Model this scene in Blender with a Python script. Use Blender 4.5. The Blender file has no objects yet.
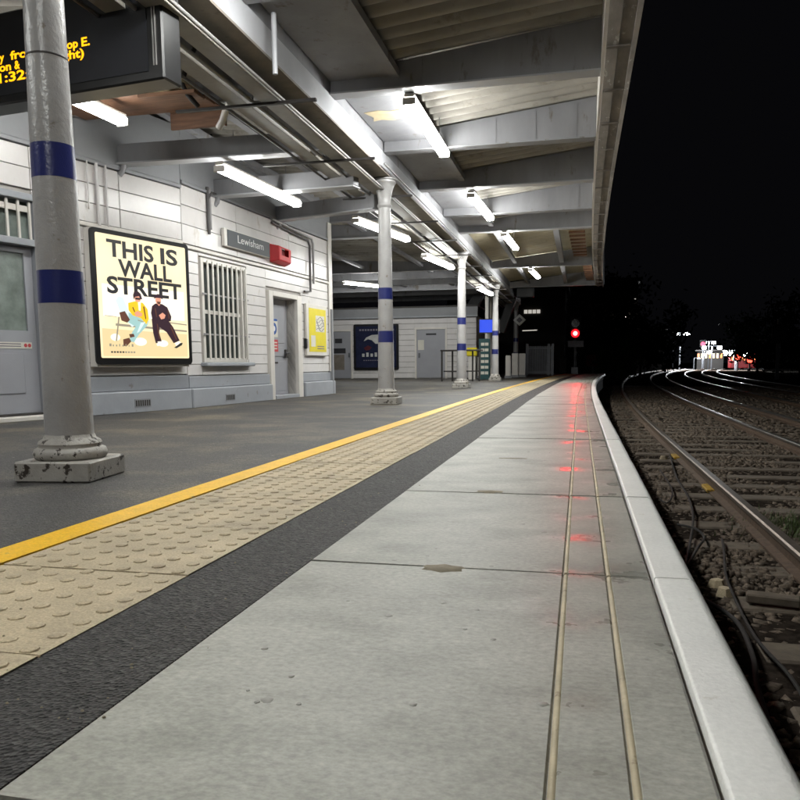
import bpy, bmesh, math, random
import numpy as np
from mathutils import Vector, Matrix
R = math.radians
random.seed(7); RNG = np.random.default_rng(7)
SC = bpy.context.scene; COL = SC.collection

# ------------------------------------------------------------------ camera
# world: +y along the platform, +x towards the tracks, z = 0 platform surface
F, S, PPX, PPY, H = 770.0, 800.0, 400.0, 460.0, 0.55
def _axes(hx=580.0, hy=363.0, roll=0.008):
    d = np.array([(hx-PPX)/F, (hy-PPY)/F, 1.0]); d /= np.linalg.norm(d)
    up = np.cross(d, np.array([1.0, -roll, 0.0])); up /= np.linalg.norm(up)
    if up[1] > 0: up = -up
    X = np.cross(d, up); X /= np.linalg.norm(X)
    if X[0] < 0: X = -X
    return np.stack([X, d, up], 1)
M_ = _axes()
CP = np.array([0, 0, H])
def ray(px, py): return M_.T @ np.array([(px-PPX)/F, (py-PPY)/F, 1.0])
def gz(px, py, z=0.0):                      # pixel -> point on a horizontal plane
    r = ray(px, py); return CP + r*((z-H)/r[2])
def ony(px, py, y):                         # pixel -> point on a plane across the platform
    r = ray(px, py); return CP + r*(y/r[1])
cam = bpy.data.cameras.new('camera'); co = bpy.data.objects.new('camera', cam); COL.objects.link(co)
cam.sensor_width = 36.0; cam.lens = F/S*36.0; cam.shift_y = (PPY-S/2)/S
cam.clip_start = 0.02; cam.clip_end = 3000
rt, dn, fw = M_
co.matrix_world = Matrix(((rt[0], -dn[0], -fw[0], 0), (rt[1], -dn[1], -fw[1], 0), (rt[2], -dn[2], -fw[2], H), (0, 0, 0, 1)))
SC.camera = co
# ------------------------------------------------------------------ night sky, exposure
w = bpy.data.worlds.new('World'); SC.world = w; w.use_nodes = True
bg = w.node_tree.nodes['Background']
bg.inputs[0].default_value = (0.0021, 0.0021, 0.0026, 1); bg.inputs[1].default_value = 0.7
SC.view_settings.view_transform = 'Standard'; SC.view_settings.look = 'None'
SC.view_settings.exposure = 0.52; SC.view_settings.gamma = 1.0; SC.view_settings.use_curve_mapping = False
SC.render.engine = 'CYCLES'
SC.cycles.use_denoising = True
SC.cycles.max_bounces = 6; SC.cycles.diffuse_bounces = 4; SC.cycles.glossy_bounces = 3; SC.cycles.transmission_bounces = 4
SC.cycles.sample_clamp_indirect = 4.0; SC.cycles.caustics_reflective = False; SC.cycles.caustics_refractive = False
TUBE, TUBE_WALL = 60.0, 24.0                 # emission of the fluorescent tubes

# ------------------------------------------------------------------ materials
MATS = {}
def pm(name, col, rough=0.6, metal=0.0, var=0.15, vs=6.0, bump=0.0, bs=60.0, spec=0.5, col2=None, thr=None, ps=14.0, stretch=(1, 1, 1), speck=0.0, sps=300.0, rvar=0.0, coat=0.0, soft=.04, bd=.004, chips=0.0, chs=130.0, wet=None):
    """principled material, world-space noise: var = tonal drift, col2/thr = worn patches, speck = fine grain"""
    m = bpy.data.materials.new(name); m.use_nodes = True; nt = m.node_tree; N = nt.nodes; L = nt.links
    b = N['Principled BSDF']
    b.inputs['Roughness'].default_value = rough; b.inputs['Metallic'].default_value = metal
    b.inputs['Specular IOR Level'].default_value = spec
    b.inputs['Coat Weight'].default_value = coat
    g = N.new('ShaderNodeNewGeometry'); mp = N.new('ShaderNodeMapping'); L.new(g.outputs['Position'], mp.inputs['Vector'])
    mp.inputs['Scale'].default_value = stretch
    def noise(sc, det=4.0, rgh=0.6):
        n = N.new('ShaderNodeTexNoise'); n.inputs['Scale'].default_value = sc; n.inputs['Detail'].default_value = det; n.inputs['Roughness'].default_value = rgh
        L.new(mp.outputs['Vector'], n.inputs['Vector']); return n
    def ramp(src, lo, hi, a, c):
        r = N.new('ShaderNodeMapRange'); r.inputs[1].default_value = lo; r.inputs[2].default_value = hi; r.inputs[3].default_value = a; r.inputs[4].default_value = c
        L.new(src, r.inputs[0]); return r.outputs[0]
    n1 = noise(vs)
    fac = ramp(n1.outputs['Fac'], 0.3, 0.7, 1-var, 1+var)
    if speck:
        n3 = noise(sps, 2.0, 0.7)
        s = ramp(n3.outputs['Fac'], 0.3, 0.7, 1-speck, 1+speck)
        mu = N.new('ShaderNodeMath'); mu.operation = 'MULTIPLY'; L.new(fac, mu.inputs[0]); L.new(s, mu.inputs[1]); fac = mu.outputs[0]
    if chips:
        vo = N.new('ShaderNodeTexVoronoi'); vo.inputs['Scale'].default_value = chs; L.new(mp.outputs['Vector'], vo.inputs['Vector'])
        sep = N.new('ShaderNodeSeparateColor'); L.new(vo.outputs['Color'], sep.inputs[0])
        s = ramp(sep.outputs[0], 0.0, 1.0, 1-chips*.75, 1+chips)
        mu = N.new('ShaderNodeMath'); mu.operation = 'MULTIPLY'; L.new(fac, mu.inputs[0]); L.new(s, mu.inputs[1]); fac = mu.outputs[0]
    vm = N.new('ShaderNodeVectorMath'); vm.operation = 'SCALE'; L.new(fac, vm.inputs['Scale'])
    if col2 is not None:
        n2 = noise(ps, 6.0, 0.65)
        k = ramp(n2.outputs['Fac'], thr, thr+soft, 0.0, 1.0)
        mx = N.new('ShaderNodeMix'); mx.data_type = 'RGBA'; L.new(k, mx.inputs[0])
        mx.inputs[6].default_value = (*col, 1); mx.inputs[7].default_value = (*col2, 1); L.new(mx.outputs[2], vm.inputs[0])
    else:
        vm.inputs[0].default_value = col
    L.new(vm.outputs[0], b.inputs['Base Color'])
    if rvar: L.new(ramp(n1.outputs['Fac'], 0.3, 0.7, max(0.03, rough-rvar), rough+rvar), b.inputs['Roughness'])
    if wet:                                      # damp patches under the gutter's drip line: (noise scale, threshold, roughness when damp)
        nw = noise(wet[0], 5.0, .62); kw0 = ramp(nw.outputs['Fac'], wet[1], wet[1]+.10, 0.0, 1.0)
        sx_ = N.new('ShaderNodeSeparateXYZ'); L.new(g.outputs['Position'], sx_.inputs[0]); km = N.new('ShaderNodeMath'); km.operation = 'MULTIPLY'; L.new(kw0, km.inputs[0]); L.new(ramp(sx_.outputs[0], -.17, -.07, 0.0, 1.0), km.inputs[1]); kw = km.outputs[0]
        mr = N.new('ShaderNodeMix'); L.new(kw, mr.inputs[0]); mr.inputs[2].default_value = rough; mr.inputs[3].default_value = wet[2]; L.new(mr.outputs[0], b.inputs['Roughness'])
    if bump:
        nb = vo if chips else noise(bs, 3.0); bp = N.new('ShaderNodeBump'); bp.inputs['Strength'].default_value = bump; bp.inputs['Distance'].default_value = bd
        L.new(nb.outputs['Distance' if chips else 'Fac'], bp.inputs['Height']); L.new(bp.outputs[0], b.inputs['Normal'])
    MATS[name] = m; return m
def em(name, col, strength, base=None):
    m = bpy.data.materials.new(name); m.use_nodes = True; b = m.node_tree.nodes['Principled BSDF']
    if name.startswith('poster'): base = tuple(c*.18 for c in col)      # light comes through the print, little off it
    b.inputs['Base Color'].default_value = (*(base or col), 1); b.inputs['Emission Color'].default_value = (*col, 1); b.inputs['Emission Strength'].default_value = strength
    b.inputs['Roughness'].default_value = 0.35
    MATS[name] = m; return m
pm('asphalt', (.050, .047, .045), .58, var=.25, vs=1.1, bump=.6, speck=.35, sps=40, col2=(.10, .086, .062), thr=.47, soft=.16, ps=1.1, spec=.45, bd=.006, chips=.6, chs=150)
pm('asphalt_new', (.030, .029, .028), .62, var=.2, vs=5, bump=1.0, speck=.4, sps=45, spec=.5, bd=.012, chips=1.3, chs=120)
pm('tactile', (.45, .37, .245), .66, var=.17, vs=4, bump=.4, bs=150, speck=.22, sps=160, col2=(.31, .25, .17), thr=.55, soft=.15, ps=6)
pm('yellow_paint', (.88, .50, .004), .45, var=.1, vs=9, bump=.5, bs=90, speck=.14, sps=120, col2=(.40, .27, .09), thr=.635, soft=.08, ps=18)
pm('concrete', (.36, .355, .315), .52, var=.13, vs=2.2, bump=.3, bs=80, speck=.18, sps=70, col2=(.265, .262, .23), thr=.45, soft=.2, ps=3.1, stretch=(.9, 1.2, 1), spec=.4, wet=(3.2, .53, .2))
pm('groove', (.47, .40, .27), .6, var=.25, vs=9, bump=.3, col2=(.25,.19,.12), thr=.6, soft=.1, ps=25)
pm('mortar', (.22, .19, .135), .85, var=.3, vs=20, bump=.6)
pm('white_edge', (.84, .83, .80), .5, var=.05, vs=5, bump=.5, bs=110, speck=.05, sps=90, col2=(.58, .53, .44), thr=.655, soft=.1, ps=11)
pm('black_rubber', (.022, .019, .017), .85, var=.3, vs=20)
pm('dark_brick', (.028, .024, .022), .9, var=.4, vs=9, bump=.8, bs=30)
pm('ballast', (.125, .097, .073), .92, var=.5, vs=22, speck=.35, sps=70, spec=.3)
pm('ballast_bed', (.028, .022, .018), .95, var=.5, vs=20, bump=1.0, bs=30, spec=.0)
pm('soil', (.010, .009, .008), .95, var=.4, vs=.6, bump=.6, bs=8, spec=.0)
pm('sleeper', (.125, .10, .075), .85, var=.3, vs=9, bump=.6, bs=70)
pm('rail_rust', (.095, .06, .038), .7, metal=.2, var=.3, vs=18, bump=.4)
pm('rail_head', (.50, .48, .45), .30, metal=1.0, var=.12, vs=6)
pm('col_paint', (.36, .352, .35), .30, var=.10, vs=4, bump=.8, bs=28, spec=.5, col2=(.235, .20, .16), thr=.645, soft=.06, ps=11, bd=.006)
pm('col_chipped', (.37, .35, .32), .5, var=.18, vs=8, bump=.7, bs=60, col2=(.035, .026, .02), thr=.555, ps=17)
pm('blue_band', (.022, .028, .13), .28, var=.06, bump=.3, bs=75)
pm('wall_white', (.70, .675, .665), .27, var=.07, vs=2.4, bump=.4, bs=22, spec=.5, col2=(.53, .48, .43), thr=.62, soft=.12, ps=4.5, stretch=(1, 1, .6))
pm('wall_back', (.36, .34, .32), .8, var=.15)
pm('lilac_grey', (.33, .345, .375), .38, var=.08, vs=3, bump=.3, bs=34, col2=(.25, .24, .23), thr=.66, ps=5)
pm('eave_grey', (.25, .255, .27), .45, var=.07, vs=2, bump=.2, bs=30)
pm('door_grey', (.34, .345, .375), .33, var=.04, vs=3, bump=.12, bs=80)
pm('trim_white', (.70, .665, .62), .32, var=.06, vs=4, bump=.2, bs=40)
pm('beam_grey', (.25, .25, .265), .5, var=.14, vs=2.2, bump=.3, bs=40, col2=(.14, .115, .095), thr=.60, soft=.1, ps=4, stretch=(1.4, 1.4, .45))
pm('girder_paint', (.45, .455, .48), .36, var=.08, vs=3, bump=.25, bs=50, col2=(.30, .25, .18), thr=.69, ps=9)
pm('flange_dirty', (.20, .175, .145), .7, var=.2, vs=5, col2=(.13, .11, .09), thr=.58, soft=.1, ps=5)
pm('sheet', (.32, .30, .265), .6, var=.22, vs=1.6, bump=.2, bs=40, col2=(.18, .155, .125), thr=.58, soft=.12, ps=3, stretch=(1, 1.5, 1))
pm('panel_cream', (.42, .37, .26), .6, var=.14, vs=1.6, col2=(.26, .22, .15), thr=.62, ps=4)
pm('fascia_brown', (.19, .165, .145), .55, var=.3, vs=4, bump=.5, bs=40, col2=(.40, .38, .35), thr=.62, ps=7, stretch=(2, .6, 2))
pm('tray', (.26, .245, .215), .5, var=.15, vs=5)
pm('dark_iron', (.035, .03, .028), .55, var=.3, vs=12)
pm('rust', (.12, .075, .045), .75, var=.3, vs=12, bump=.3)
pm('timber', (.16, .075, .038), .6, var=.35, vs=6, bump=.3, stretch=(.6, 6, 6))
pm('plaster', (.60, .50, .32), .7, var=.15, vs=6, col2=(.16, .13, .10), thr=.63, ps=7)
pm('black_plastic', (.012, .012, .013), .35)
pm('screen', (.014, .015, .02), .55)
pm('bezel_black', (.010, .010, .011), .3)
pm('metal_trim', (.42, .41, .40), .4, metal=.6)
pm('sign_grey', (.085, .095, .105), .55, var=.03)
pm('print_white', (.78, .78, .78), .5, var=.02)
pm('red_plastic', (.62, .012, .02), .5, var=.05)
pm('red_dark', (.22, .006, .008), .4)
pm('yellow_print', (.72, .60, .015), .4, var=.05, vs=8)
pm('paper', (.66, .64, .56), .7, var=.06)
pm('blue_print', (.02, .09, .34), .4)
pm('red_print', (.55, .06, .07), .5)
pm('dark_print', (.03, .03, .035), .5)
pm('navy_print', (.020, .024, .055), .2, var=.3, vs=2.5)
pm('pale_print', (.50, .50, .48), .4)
pm('ink_print', (.17, .16, .19), .4)
pm('maroon_print', (.07, .008, .014), .4)
pm('conduit', (.30, .29, .29), .4, var=.1)
pm('conduit_dark', (.07, .065, .065), .5)
pm('steel', (.16, .165, .18), .45, metal=.7, var=.1)
pm('teal', (.02, .075, .08), .6)
pm('leaf', (.045, .075, .022), .6, var=.4, vs=2.0, spec=.3)
pm('leaf_dark', (.02, .03, .015), 1.0, var=.4, vs=.9, spec=.0)
pm('bark', (.05, .04, .03), .9, var=.3, vs=8)
pm('grass', (.055, .085, .018), .7, var=.4, vs=9)
pm('tower', (.06, .055, .052), .9, var=.1, vs=.5)
pm('dark_glass', (.012, .014, .016), .15)
pm('frost_glass', (.20, .235, .215), .25, var=.35, vs=4, bump=.5, bs=110)
pm('dark_pane', (.045, .052, .05), .2, var=.5, vs=3)
pm('rail_dull', (.20, .17, .14), .42, metal=.7, var=.2, vs=8)
pm('clip_yellow', (.42, .25, .02), .7, var=.35, vs=14, col2=(.07, .05, .03), thr=.55, ps=25)
pm('gum', (.26, .255, .225), .5, var=.25, vs=30)
pm('signal_black', (.012, .012, .013), .6)
em('tube', (.985, 1.0, .965), TUBE); em('tube_wall', (.985, 1.0, .965), TUBE_WALL)
em('signal_red', (1.0, .10, .09), 9.0); em('signal_halo', (1.0, .006, .012), 2.0)
em('led', (1.0, .43, .004), 1.2)
m_ = em('poster_cream', (1.0, .88, .57), .80); nt_ = m_.node_tree; n1_ = nt_.nodes.new('ShaderNodeTexNoise'); n1_.inputs['Scale'].default_value = 1.7; n1_.inputs['Detail'].default_value = 1.0
g_ = nt_.nodes.new('ShaderNodeNewGeometry'); nt_.links.new(g_.outputs['Position'], n1_.inputs['Vector']); r_ = nt_.nodes.new('ShaderNodeMix'); r_.data_type = 'RGBA'; nt_.links.new(n1_.outputs['Fac'], r_.inputs[0])
r_.inputs[6].default_value = (1.0, .70, .32, 1); r_.inputs[7].default_value = (1.0, .93, .68, 1); nt_.links.new(r_.outputs[2], nt_.nodes['Principled BSDF'].inputs['Emission Color'])   # noise in the emission colour imitates uneven backlighting
em('poster_white', (1.0, .93, .74), .90)
em('poster_floor', (1.0, .78, .42), .62)
em('poster_ink', (.030, .030, .032), .6)
em('poster_grey', (.34, .30, .22), .7)
em('poster_yellow', (.92, .52, .02), .85)
em('poster_jeans', (.36, .58, .56), .75)
em('poster_pale', (.60, .72, .70), .9)
em('poster_dark', (.035, .016, .025), .8)
em('poster_skin', (.75, .33, .22), .8)
em('poster_brown', (.12, .05, .03), .8)
em('screen_blue', (.02, .06, .6), .7)
em('screen_pale', (.55, .62, .8), .7)
em('lit_window', (1.0, .95, .85), .35)
em('lamp_white', (.93, .97, 1.0), 260.0)
em('lamp_flood', (.90, .96, 1.0), 420.0)
em('lamp_warm', (1.0, .72, .42), 1.6)
em('lamp_red', (1.0, .07, .04), 4.0)
em('lamp_orange', (1.0, .30, .10), 1.1)
em('lit_lamp', (1.0, .9, .75), 8.0)
em('lamp_pink', (1.0, .05, .12), 1.5)

# ------------------------------------------------------------------ mesh helpers
ORG = {}
class MB:
    def __init__(s): s.v = []; s.f = []
    def add(s, vs, fs):
        o = len(s.v); s.v += [tuple(map(float, p)) for p in vs]; s.f += [tuple(i+o for i in f) for f in fs]; return s
    def box(s, x0, x1, y0, y1, z0, z1): return s.hexa([(x0,y0,z0),(x1,y0,z0),(x1,y1,z0),(x0,y1,z0),(x0,y0,z1),(x1,y0,z1),(x1,y1,z1),(x0,y1,z1)])
    def hexa(s, p): return s.add(p, [(0,3,2,1),(4,5,6,7),(0,1,5,4),(1,2,6,5),(2,3,7,6),(3,0,4,7)])
    def fbox(s, fr, u0, u1, o0, o1, z0, z1):     # box in a wall frame: along, out, up
        P = fr.p; return s.hexa([P(u0,o0,z0),P(u1,o0,z0),P(u1,o1,z0),P(u0,o1,z0),P(u0,o0,z1),P(u1,o0,z1),P(u1,o1,z1),P(u0,o1,z1)])
    def prism(s, poly, fr, o0, o1):              # (u,z) polygon extruded outwards
        n = len(poly); a = [fr.p(u, o0, z) for u, z in poly]; b = [fr.p(u, o1, z) for u, z in poly]
        return s.add(a+b, [tuple(range(n)), tuple(range(2*n-1, n-1, -1))]+[((i+1)%n, i, i+n, (i+1)%n+n) for i in range(n)])
    def lathe(s, prof, c=(0,0,0), n=28, cap=True):
        vs = []; fs = []
        for r, z in prof:
            for k in range(n): a = 2*math.pi*k/n; vs.append((c[0]+r*math.cos(a), c[1]+r*math.sin(a), c[2]+z))
        for i in range(len(prof)-1):
            for k in range(n): k2 = (k+1)%n; fs.append((i*n+k, i*n+k2, (i+1)*n+k2, (i+1)*n+k))
        if cap: fs.append(tuple(range(n-1, -1, -1))); fs.append(tuple(range((len(prof)-1)*n, len(prof)*n)))
        return s.add(vs, fs)
    def tube(s, path, r, n=8):
        P = [Vector(p) for p in path]; vs = []; fs = []; rr = r if hasattr(r, '__len__') else [r]*len(P)
        t0 = (P[1]-P[0]).normalized(); nrm = t0.orthogonal().normalized()
        for i, p in enumerate(P):
            t = (P[min(i+1, len(P)-1)]-P[max(i-1, 0)]).normalized()
            nrm = (nrm-t*nrm.dot(t)).normalized(); b = t.cross(nrm)
            for k in range(n): a = 2*math.pi*k/n; vs.append(p+(nrm*math.cos(a)+b*math.sin(a))*rr[i])
        for i in range(len(P)-1):
            for k in range(n): k2 = (k+1)%n; fs.append((i*n+k, i*n+k2, (i+1)*n+k2, (i+1)*n+k))
        fs.append(tuple(range(n-1, -1, -1))); fs.append(tuple(range((len(P)-1)*n, len(P)*n)))
        return s.add(vs, fs)
    def sweep(s, prof, ys, fx, closed=True, zoff=0.0):   # (x,z) profile swept along y, shifted in x by fx(y)
        n = len(prof); vs = []; fs = []
        for y in ys:
            for x, z in prof: vs.append((x+fx(y), y, z+zoff))
        m = n if closed else n-1
        for i in range(len(ys)-1):
            for k in range(m): k2 = (k+1)%n; fs.append((i*n+k, (i+1)*n+k, (i+1)*n+k2, i*n+k2))
        if closed: fs.append(tuple(range(n))); fs.append(tuple(range(len(ys)*n-1, (len(ys)-1)*n-1, -1)))
        return s.add(vs, fs)
    def mesh(s, name, mat, org=(0,0,0), bevel=0.0, smooth=None):
        me = bpy.data.meshes.new(name)
        me.from_pydata([(x-org[0], y-org[1], z-org[2]) for x, y, z in s.v], [], s.f)
        bm = bmesh.new(); bm.from_mesh(me)
        bmesh.ops.recalc_face_normals(bm, faces=bm.faces)
        if bevel:
            ed = [e for e in bm.edges if len(e.link_faces) == 2 and e.calc_face_angle(0) > R(30)]
            bmesh.ops.bevel(bm, geom=ed, offset=bevel, segments=1, affect='EDGES', profile=.5)
        bm.to_mesh(me); bm.free()
        if smooth is not None:
            me.polygons.foreach_set('use_smooth', [True]*len(me.polygons)); me.set_sharp_from_angle(angle=R(smooth))
        me.materials.append(MATS[mat]); return me
    def build(s, name, mat, parent=None, bevel=0.0, smooth=None, org=None):
        po = ORG[parent.name] if parent else (0, 0, 0)
        if org is None: org = po
        o = bpy.data.objects.new(name, s.mesh(name, mat, org, bevel, smooth)); COL.objects.link(o)
        o.location = Vector(org)-Vector(po)
        if parent: o.parent = parent
        ORG[o.name] = org; return o
def raw(name, me, loc=(0,0,0), parent=None):
    o = bpy.data.objects.new(name, me); COL.objects.link(o); o.location = loc
    if parent: o.parent = parent; po = ORG[parent.name]
    else: po = (0, 0, 0)
    ORG[o.name] = tuple(Vector(po)+Vector(loc)); return o
def tag(o, label=None, cat=None, group=None, kind=None):
    if label: o['label'] = label
    if cat: o['category'] = cat
    if group: o['group'] = group
    if kind: o['kind'] = kind
    return o
def thing(name, loc, label, cat, group=None):
    o = bpy.data.objects.new(name, None); COL.objects.link(o); o.location = loc; o.empty_display_size = .1
    ORG[o.name] = tuple(loc); return tag(o, label, cat, group)
def struct(name, mb, mat, **k): return tag(mb.build(name, mat, **k), kind='structure')
def copy_tree(o, parent=None):
    c = o.copy(); COL.objects.link(c); c.parent = parent
    for ch in list(o.children): copy_tree(ch, c)
    return c
class Frame:
    def __init__(s, o, d): s.o = np.array(o, float); s.d = np.array([d[0], d[1], 0.0]); s.n = np.array([d[1], -d[0], 0.0])
    def p(s, u, o, z): q = s.o+s.d*u+s.n*o; return (q[0], q[1], q[2]+z)
def text(name, body, mat, fr, u, o, z, size, parent, thick=.002, width=None, bold=0.0, align='LEFT', shear=0.0, flip=False, space=1.0):
    cu = bpy.data.curves.new(name, 'FONT'); cu.body = body; cu.size = size; cu.extrude = thick/2; cu.offset = bold; cu.align_x = align; cu.space_character = space; cu.resolution_u = 3
    ob = bpy.data.objects.new(name, cu); COL.objects.link(ob)
    me = bpy.data.meshes.new_from_object(ob.evaluated_get(bpy.context.evaluated_depsgraph_get()))
    bpy.data.objects.remove(ob); bpy.data.curves.remove(cu)
    co_ = np.empty(len(me.vertices)*3); me.vertices.foreach_get('co', co_); co_ = co_.reshape(-1, 3)
    if width: co_[:, 0] *= width/(co_[:, 0].max()-co_[:, 0].min())
    if align == 'LEFT': co_[:, 0] -= co_[:, 0].min()
    po = np.array(ORG[parent.name]); sg = -1 if flip else 1
    W = fr.o+fr.d*(u+sg*co_[:, 0:1])+fr.n*(o+thick/2+co_[:, 2:3])+np.array([0, 0, 1.0])*(z+co_[:, 1:2])-po
    me.vertices.foreach_set('co', W.ravel()); me.update(); me.materials.clear(); me.materials.append(MATS[mat])
    ob = bpy.data.objects.new(name, me); COL.objects.link(ob); ob.parent = parent; ORG[ob.name] = ORG[parent.name]; return ob
def curve(y): return .001*max(0.0, y-10.0)**2
YS = [-4, 0, 3, 6, 9, 10, 12, 14, 16, 18, 20, 22, 24, 26, 28, 30, 32, 34, 36, 38, 40, 42]
PEND = 42.0                                   # the platform's far end

# ================================================================== SETTING
struct('ground', MB().add([(-900, -60, -1.05), (900, -60, -1.05), (900, 1800, -1.05), (-900, 1800, -1.05)], [(0,1,2,3)]), 'soil')
# platform deck
pf = thing('platform', (0, 0, 0), None, None); tag(pf, kind='structure')
def band(x0, x1, z, mat, name, ys=YS, bottom=-.3, bevel=0):
    return MB().sweep([(x0, z), (x0, bottom), (x1, bottom), (x1, z)], ys, curve).build(name, mat, pf, bevel=bevel)
m = MB(); n = len(YS)
for y in YS: m.v += [(-1.706+curve(y), y, 0), (-14, y, 0), (-1.706+curve(y), y, -.9), (-14, y, -.9)]
for i in range(n-1): a = i*4; b = a+4; m.f += [(a, a+1, b+1, b), (a, b, b+2, a+2)]
m.f.append(((n-1)*4, (n-1)*4+1, (n-1)*4+3, (n-1)*4+2))
m.build('asphalt_deck', 'asphalt', pf)
band(-1.706, -1.578, .004, 'yellow_paint', 'yellow_line')
band(-1.001, -.737, -.003, 'asphalt_new', 'asphalt_strip')
band(-.737, .19, -.022, 'mortar', 'slab_bedding')
MB().sweep([(.17, -.06), (.17, -.9), (-.1, -.9), (-.1, -.06)], YS, curve).build('edge_wall', 'dark_brick', pf)
# tactile tiles, each with its own blisters
TW, TL = .576, .576
def tile_mesh(seed):
    rr = random.Random(seed); m = MB()
    e = .0025; m.hexa([(e,e,-.05),(TW-e,e,-.05),(TW-e,TL-e,-.05),(e,TL-e,-.05),(e,e,0),(TW-e,e,0),(TW-e,TL-e,0),(e,TL-e,0)])
    p = TW/7
    for i in range(7):
        for j in range(7):
            cx = p*(i+.5); cy = p*(j+.5)+(p/4 if i % 2 else -p/4)
            k = .5+.3*rr.random()                         # worn to different heights
            prof = [(.0205, -.002), (.018, .0045*k), (.012, .0072*k), (0.004, .008*k)]
            m.lathe(prof, (cx, cy, 0), 8)
    return m.mesh('tactile_tile', 'tactile', smooth=35)
tms = [tile_mesh(i) for i in range(4)]
y = -3.4; i = 0
while y < PEND-1:
    s = (curve(y+TL)-curve(y))/TL
    o = raw('tactile_tile', tms[i*7 % 4], (-1.577+curve(y), y, random.uniform(-.0015, .0015)), pf)
    o.rotation_euler.z = -math.atan(s); y += TL+.003; i += 1
# coping slabs with two drainage grooves and a painted nosing
SLAB = 1.232; JO = 2.023
def slab_mesh(seed):
    rr = random.Random(seed); m = MB(); L = SLAB-.013
    gw, gd = .0085, .006
    def gr(c): return [(c-gw, 0), (c-gw*.55, -gd), (c+gw*.55, -gd), (c+gw, 0)]
    prof = [(-.735, -.09), (-.735, -.004), (-.731, 0)]+gr(-.027)+gr(.082)+[(.181, 0), (.187, -.006), (.189, -.09)]
    m.sweep(prof, [0, L], lambda y: 0.0)
    return m.mesh('coping_slab', 'concrete')
def nose_mesh():
    m = MB(); L = SLAB-.013
    prof = [(.197, -.11), (.197, -.003), (.1995, .0012), (.203, .002), (.206, .0021), (.276, .0021), (.281, .0016), (.286, -.0003), (.294, -.005), (.301, -.013), (.304, -.026), (.304, -.11)]
    m.sweep(prof, [0, L], lambda y: 0.0); return m.mesh('white_nosing', 'white_edge', smooth=50)
def bead_mesh(c):
    return MB().sweep([(c-.0035, -.0055), (c-.003, -.003), (c+.0005, -.0006), (c+.005, -.0006), (c+.0078, -.003), (c+.0078, -.0055)], [.002, SLAB-.015], lambda y: 0.0).mesh('groove_bead', 'groove', smooth=60)
bms = [bead_mesh(-.027), bead_mesh(.082)]
sms = [slab_mesh(i) for i in range(3)]; nm = nose_mesh()
k = -4; si = 0
while True:
    y0 = JO+k*SLAB+.0065
    if y0+SLAB > PEND: break
    s = (curve(y0+SLAB)-curve(y0))/SLAB
    o = raw('coping_slab', sms[si % 3], (curve(y0), y0, random.uniform(-.0025, .0025)), pf); o.rotation_euler = (random.uniform(-.001, .001), random.uniform(-.0015, .0015), -math.atan(s))
    q = raw('white_nosing', nm, (0, 0, 0), o)
    for bme in bms: raw('groove_bead', bme, (0, 0, 0), o)
    k += 1; si += 1
for (px, py, ww, ll) in ((443, 568.5, .055, .035), (490, 492, .06, .03), (513, 458.8, .09, .02)):   # spilt mortar at the joints
    c = gz(px, py); m = MB(); P = [(c[0]+ww*math.cos(a)*(1 if i % 2 else .8), c[1]+ll*math.sin(a)*(1 if i % 2 else .75)) for i, a in enumerate([2*math.pi*t/12 for t in range(12)])]
    m.add([(x, y, .0035) for x, y in P]+[(x+(x-c[0])*.25, y+(y-c[1])*.25, -.002) for x, y in P], [tuple(range(12))]+[((i+1) % 12, i, i+12, (i+1) % 12+12) for i in range(12)])
    m.build('mortar_patch', 'mortar', pf, smooth=60)
# loose grit lying on the deck
m = MB()
def pebble(m, x, y, z, r, sq=.6):
    vs = []; ph = random.uniform(0, 6)
    for (zz, rr_) in ((0, 1), (sq, .7)):
        for t in range(6): a = ph+t*math.pi/3; q = rr_*r*random.uniform(.7, 1.15); vs.append((x+q*math.cos(a), y+q*math.sin(a), z+zz*r))
    m.add(vs, [(6,7,8,9,10,11)]+[(t, (t+1) % 6, (t+1) % 6+6, t+6) for t in range(6)])
for i in range(240):
    yy = 1.0+9*random.random()**1.7; xx = random.choice([random.uniform(-1.55, -1.03), random.uniform(-1.5, -.7), random.uniform(-1.0, -.75), random.uniform(-3.5, -1.75)])
    pebble(m, xx+curve(yy), yy, .0005, random.uniform(.0014, .0042))
tag(m.build('grit', 'mortar', None, smooth=30), 'tiny stones and grit scattered over the platform surface', 'grit', kind='stuff')

m = MB()
for i in range(110):                             # trodden chewing gum and paint spots
    yy = 1.1+11*random.random()**1.4; xx = random.choice([random.uniform(-.7, .15), random.uniform(-.7, -.1), random.uniform(-4.2, -1.8)])+curve(yy); r0 = random.uniform(.003, .0095)
    P = [(xx+r0*random.uniform(.7, 1.2)*math.cos(t*.785), yy+r0*random.uniform(.7, 1.2)*math.sin(t*.785)) for t in range(8)]
    m.add([(x, y, .0005) for x, y in P]+[(xx+(x-xx)*1.2, yy+(y-yy)*1.2, -.001) for x, y in P], [tuple(range(8))]+[((t+1) % 8, t, t+8, (t+1) % 8+8) for t in range(8)])
tag(m.build('gum_spots', 'gum', None, smooth=60), 'flattened gum spots dotted over slabs and asphalt', 'gum', kind='stuff')
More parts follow.
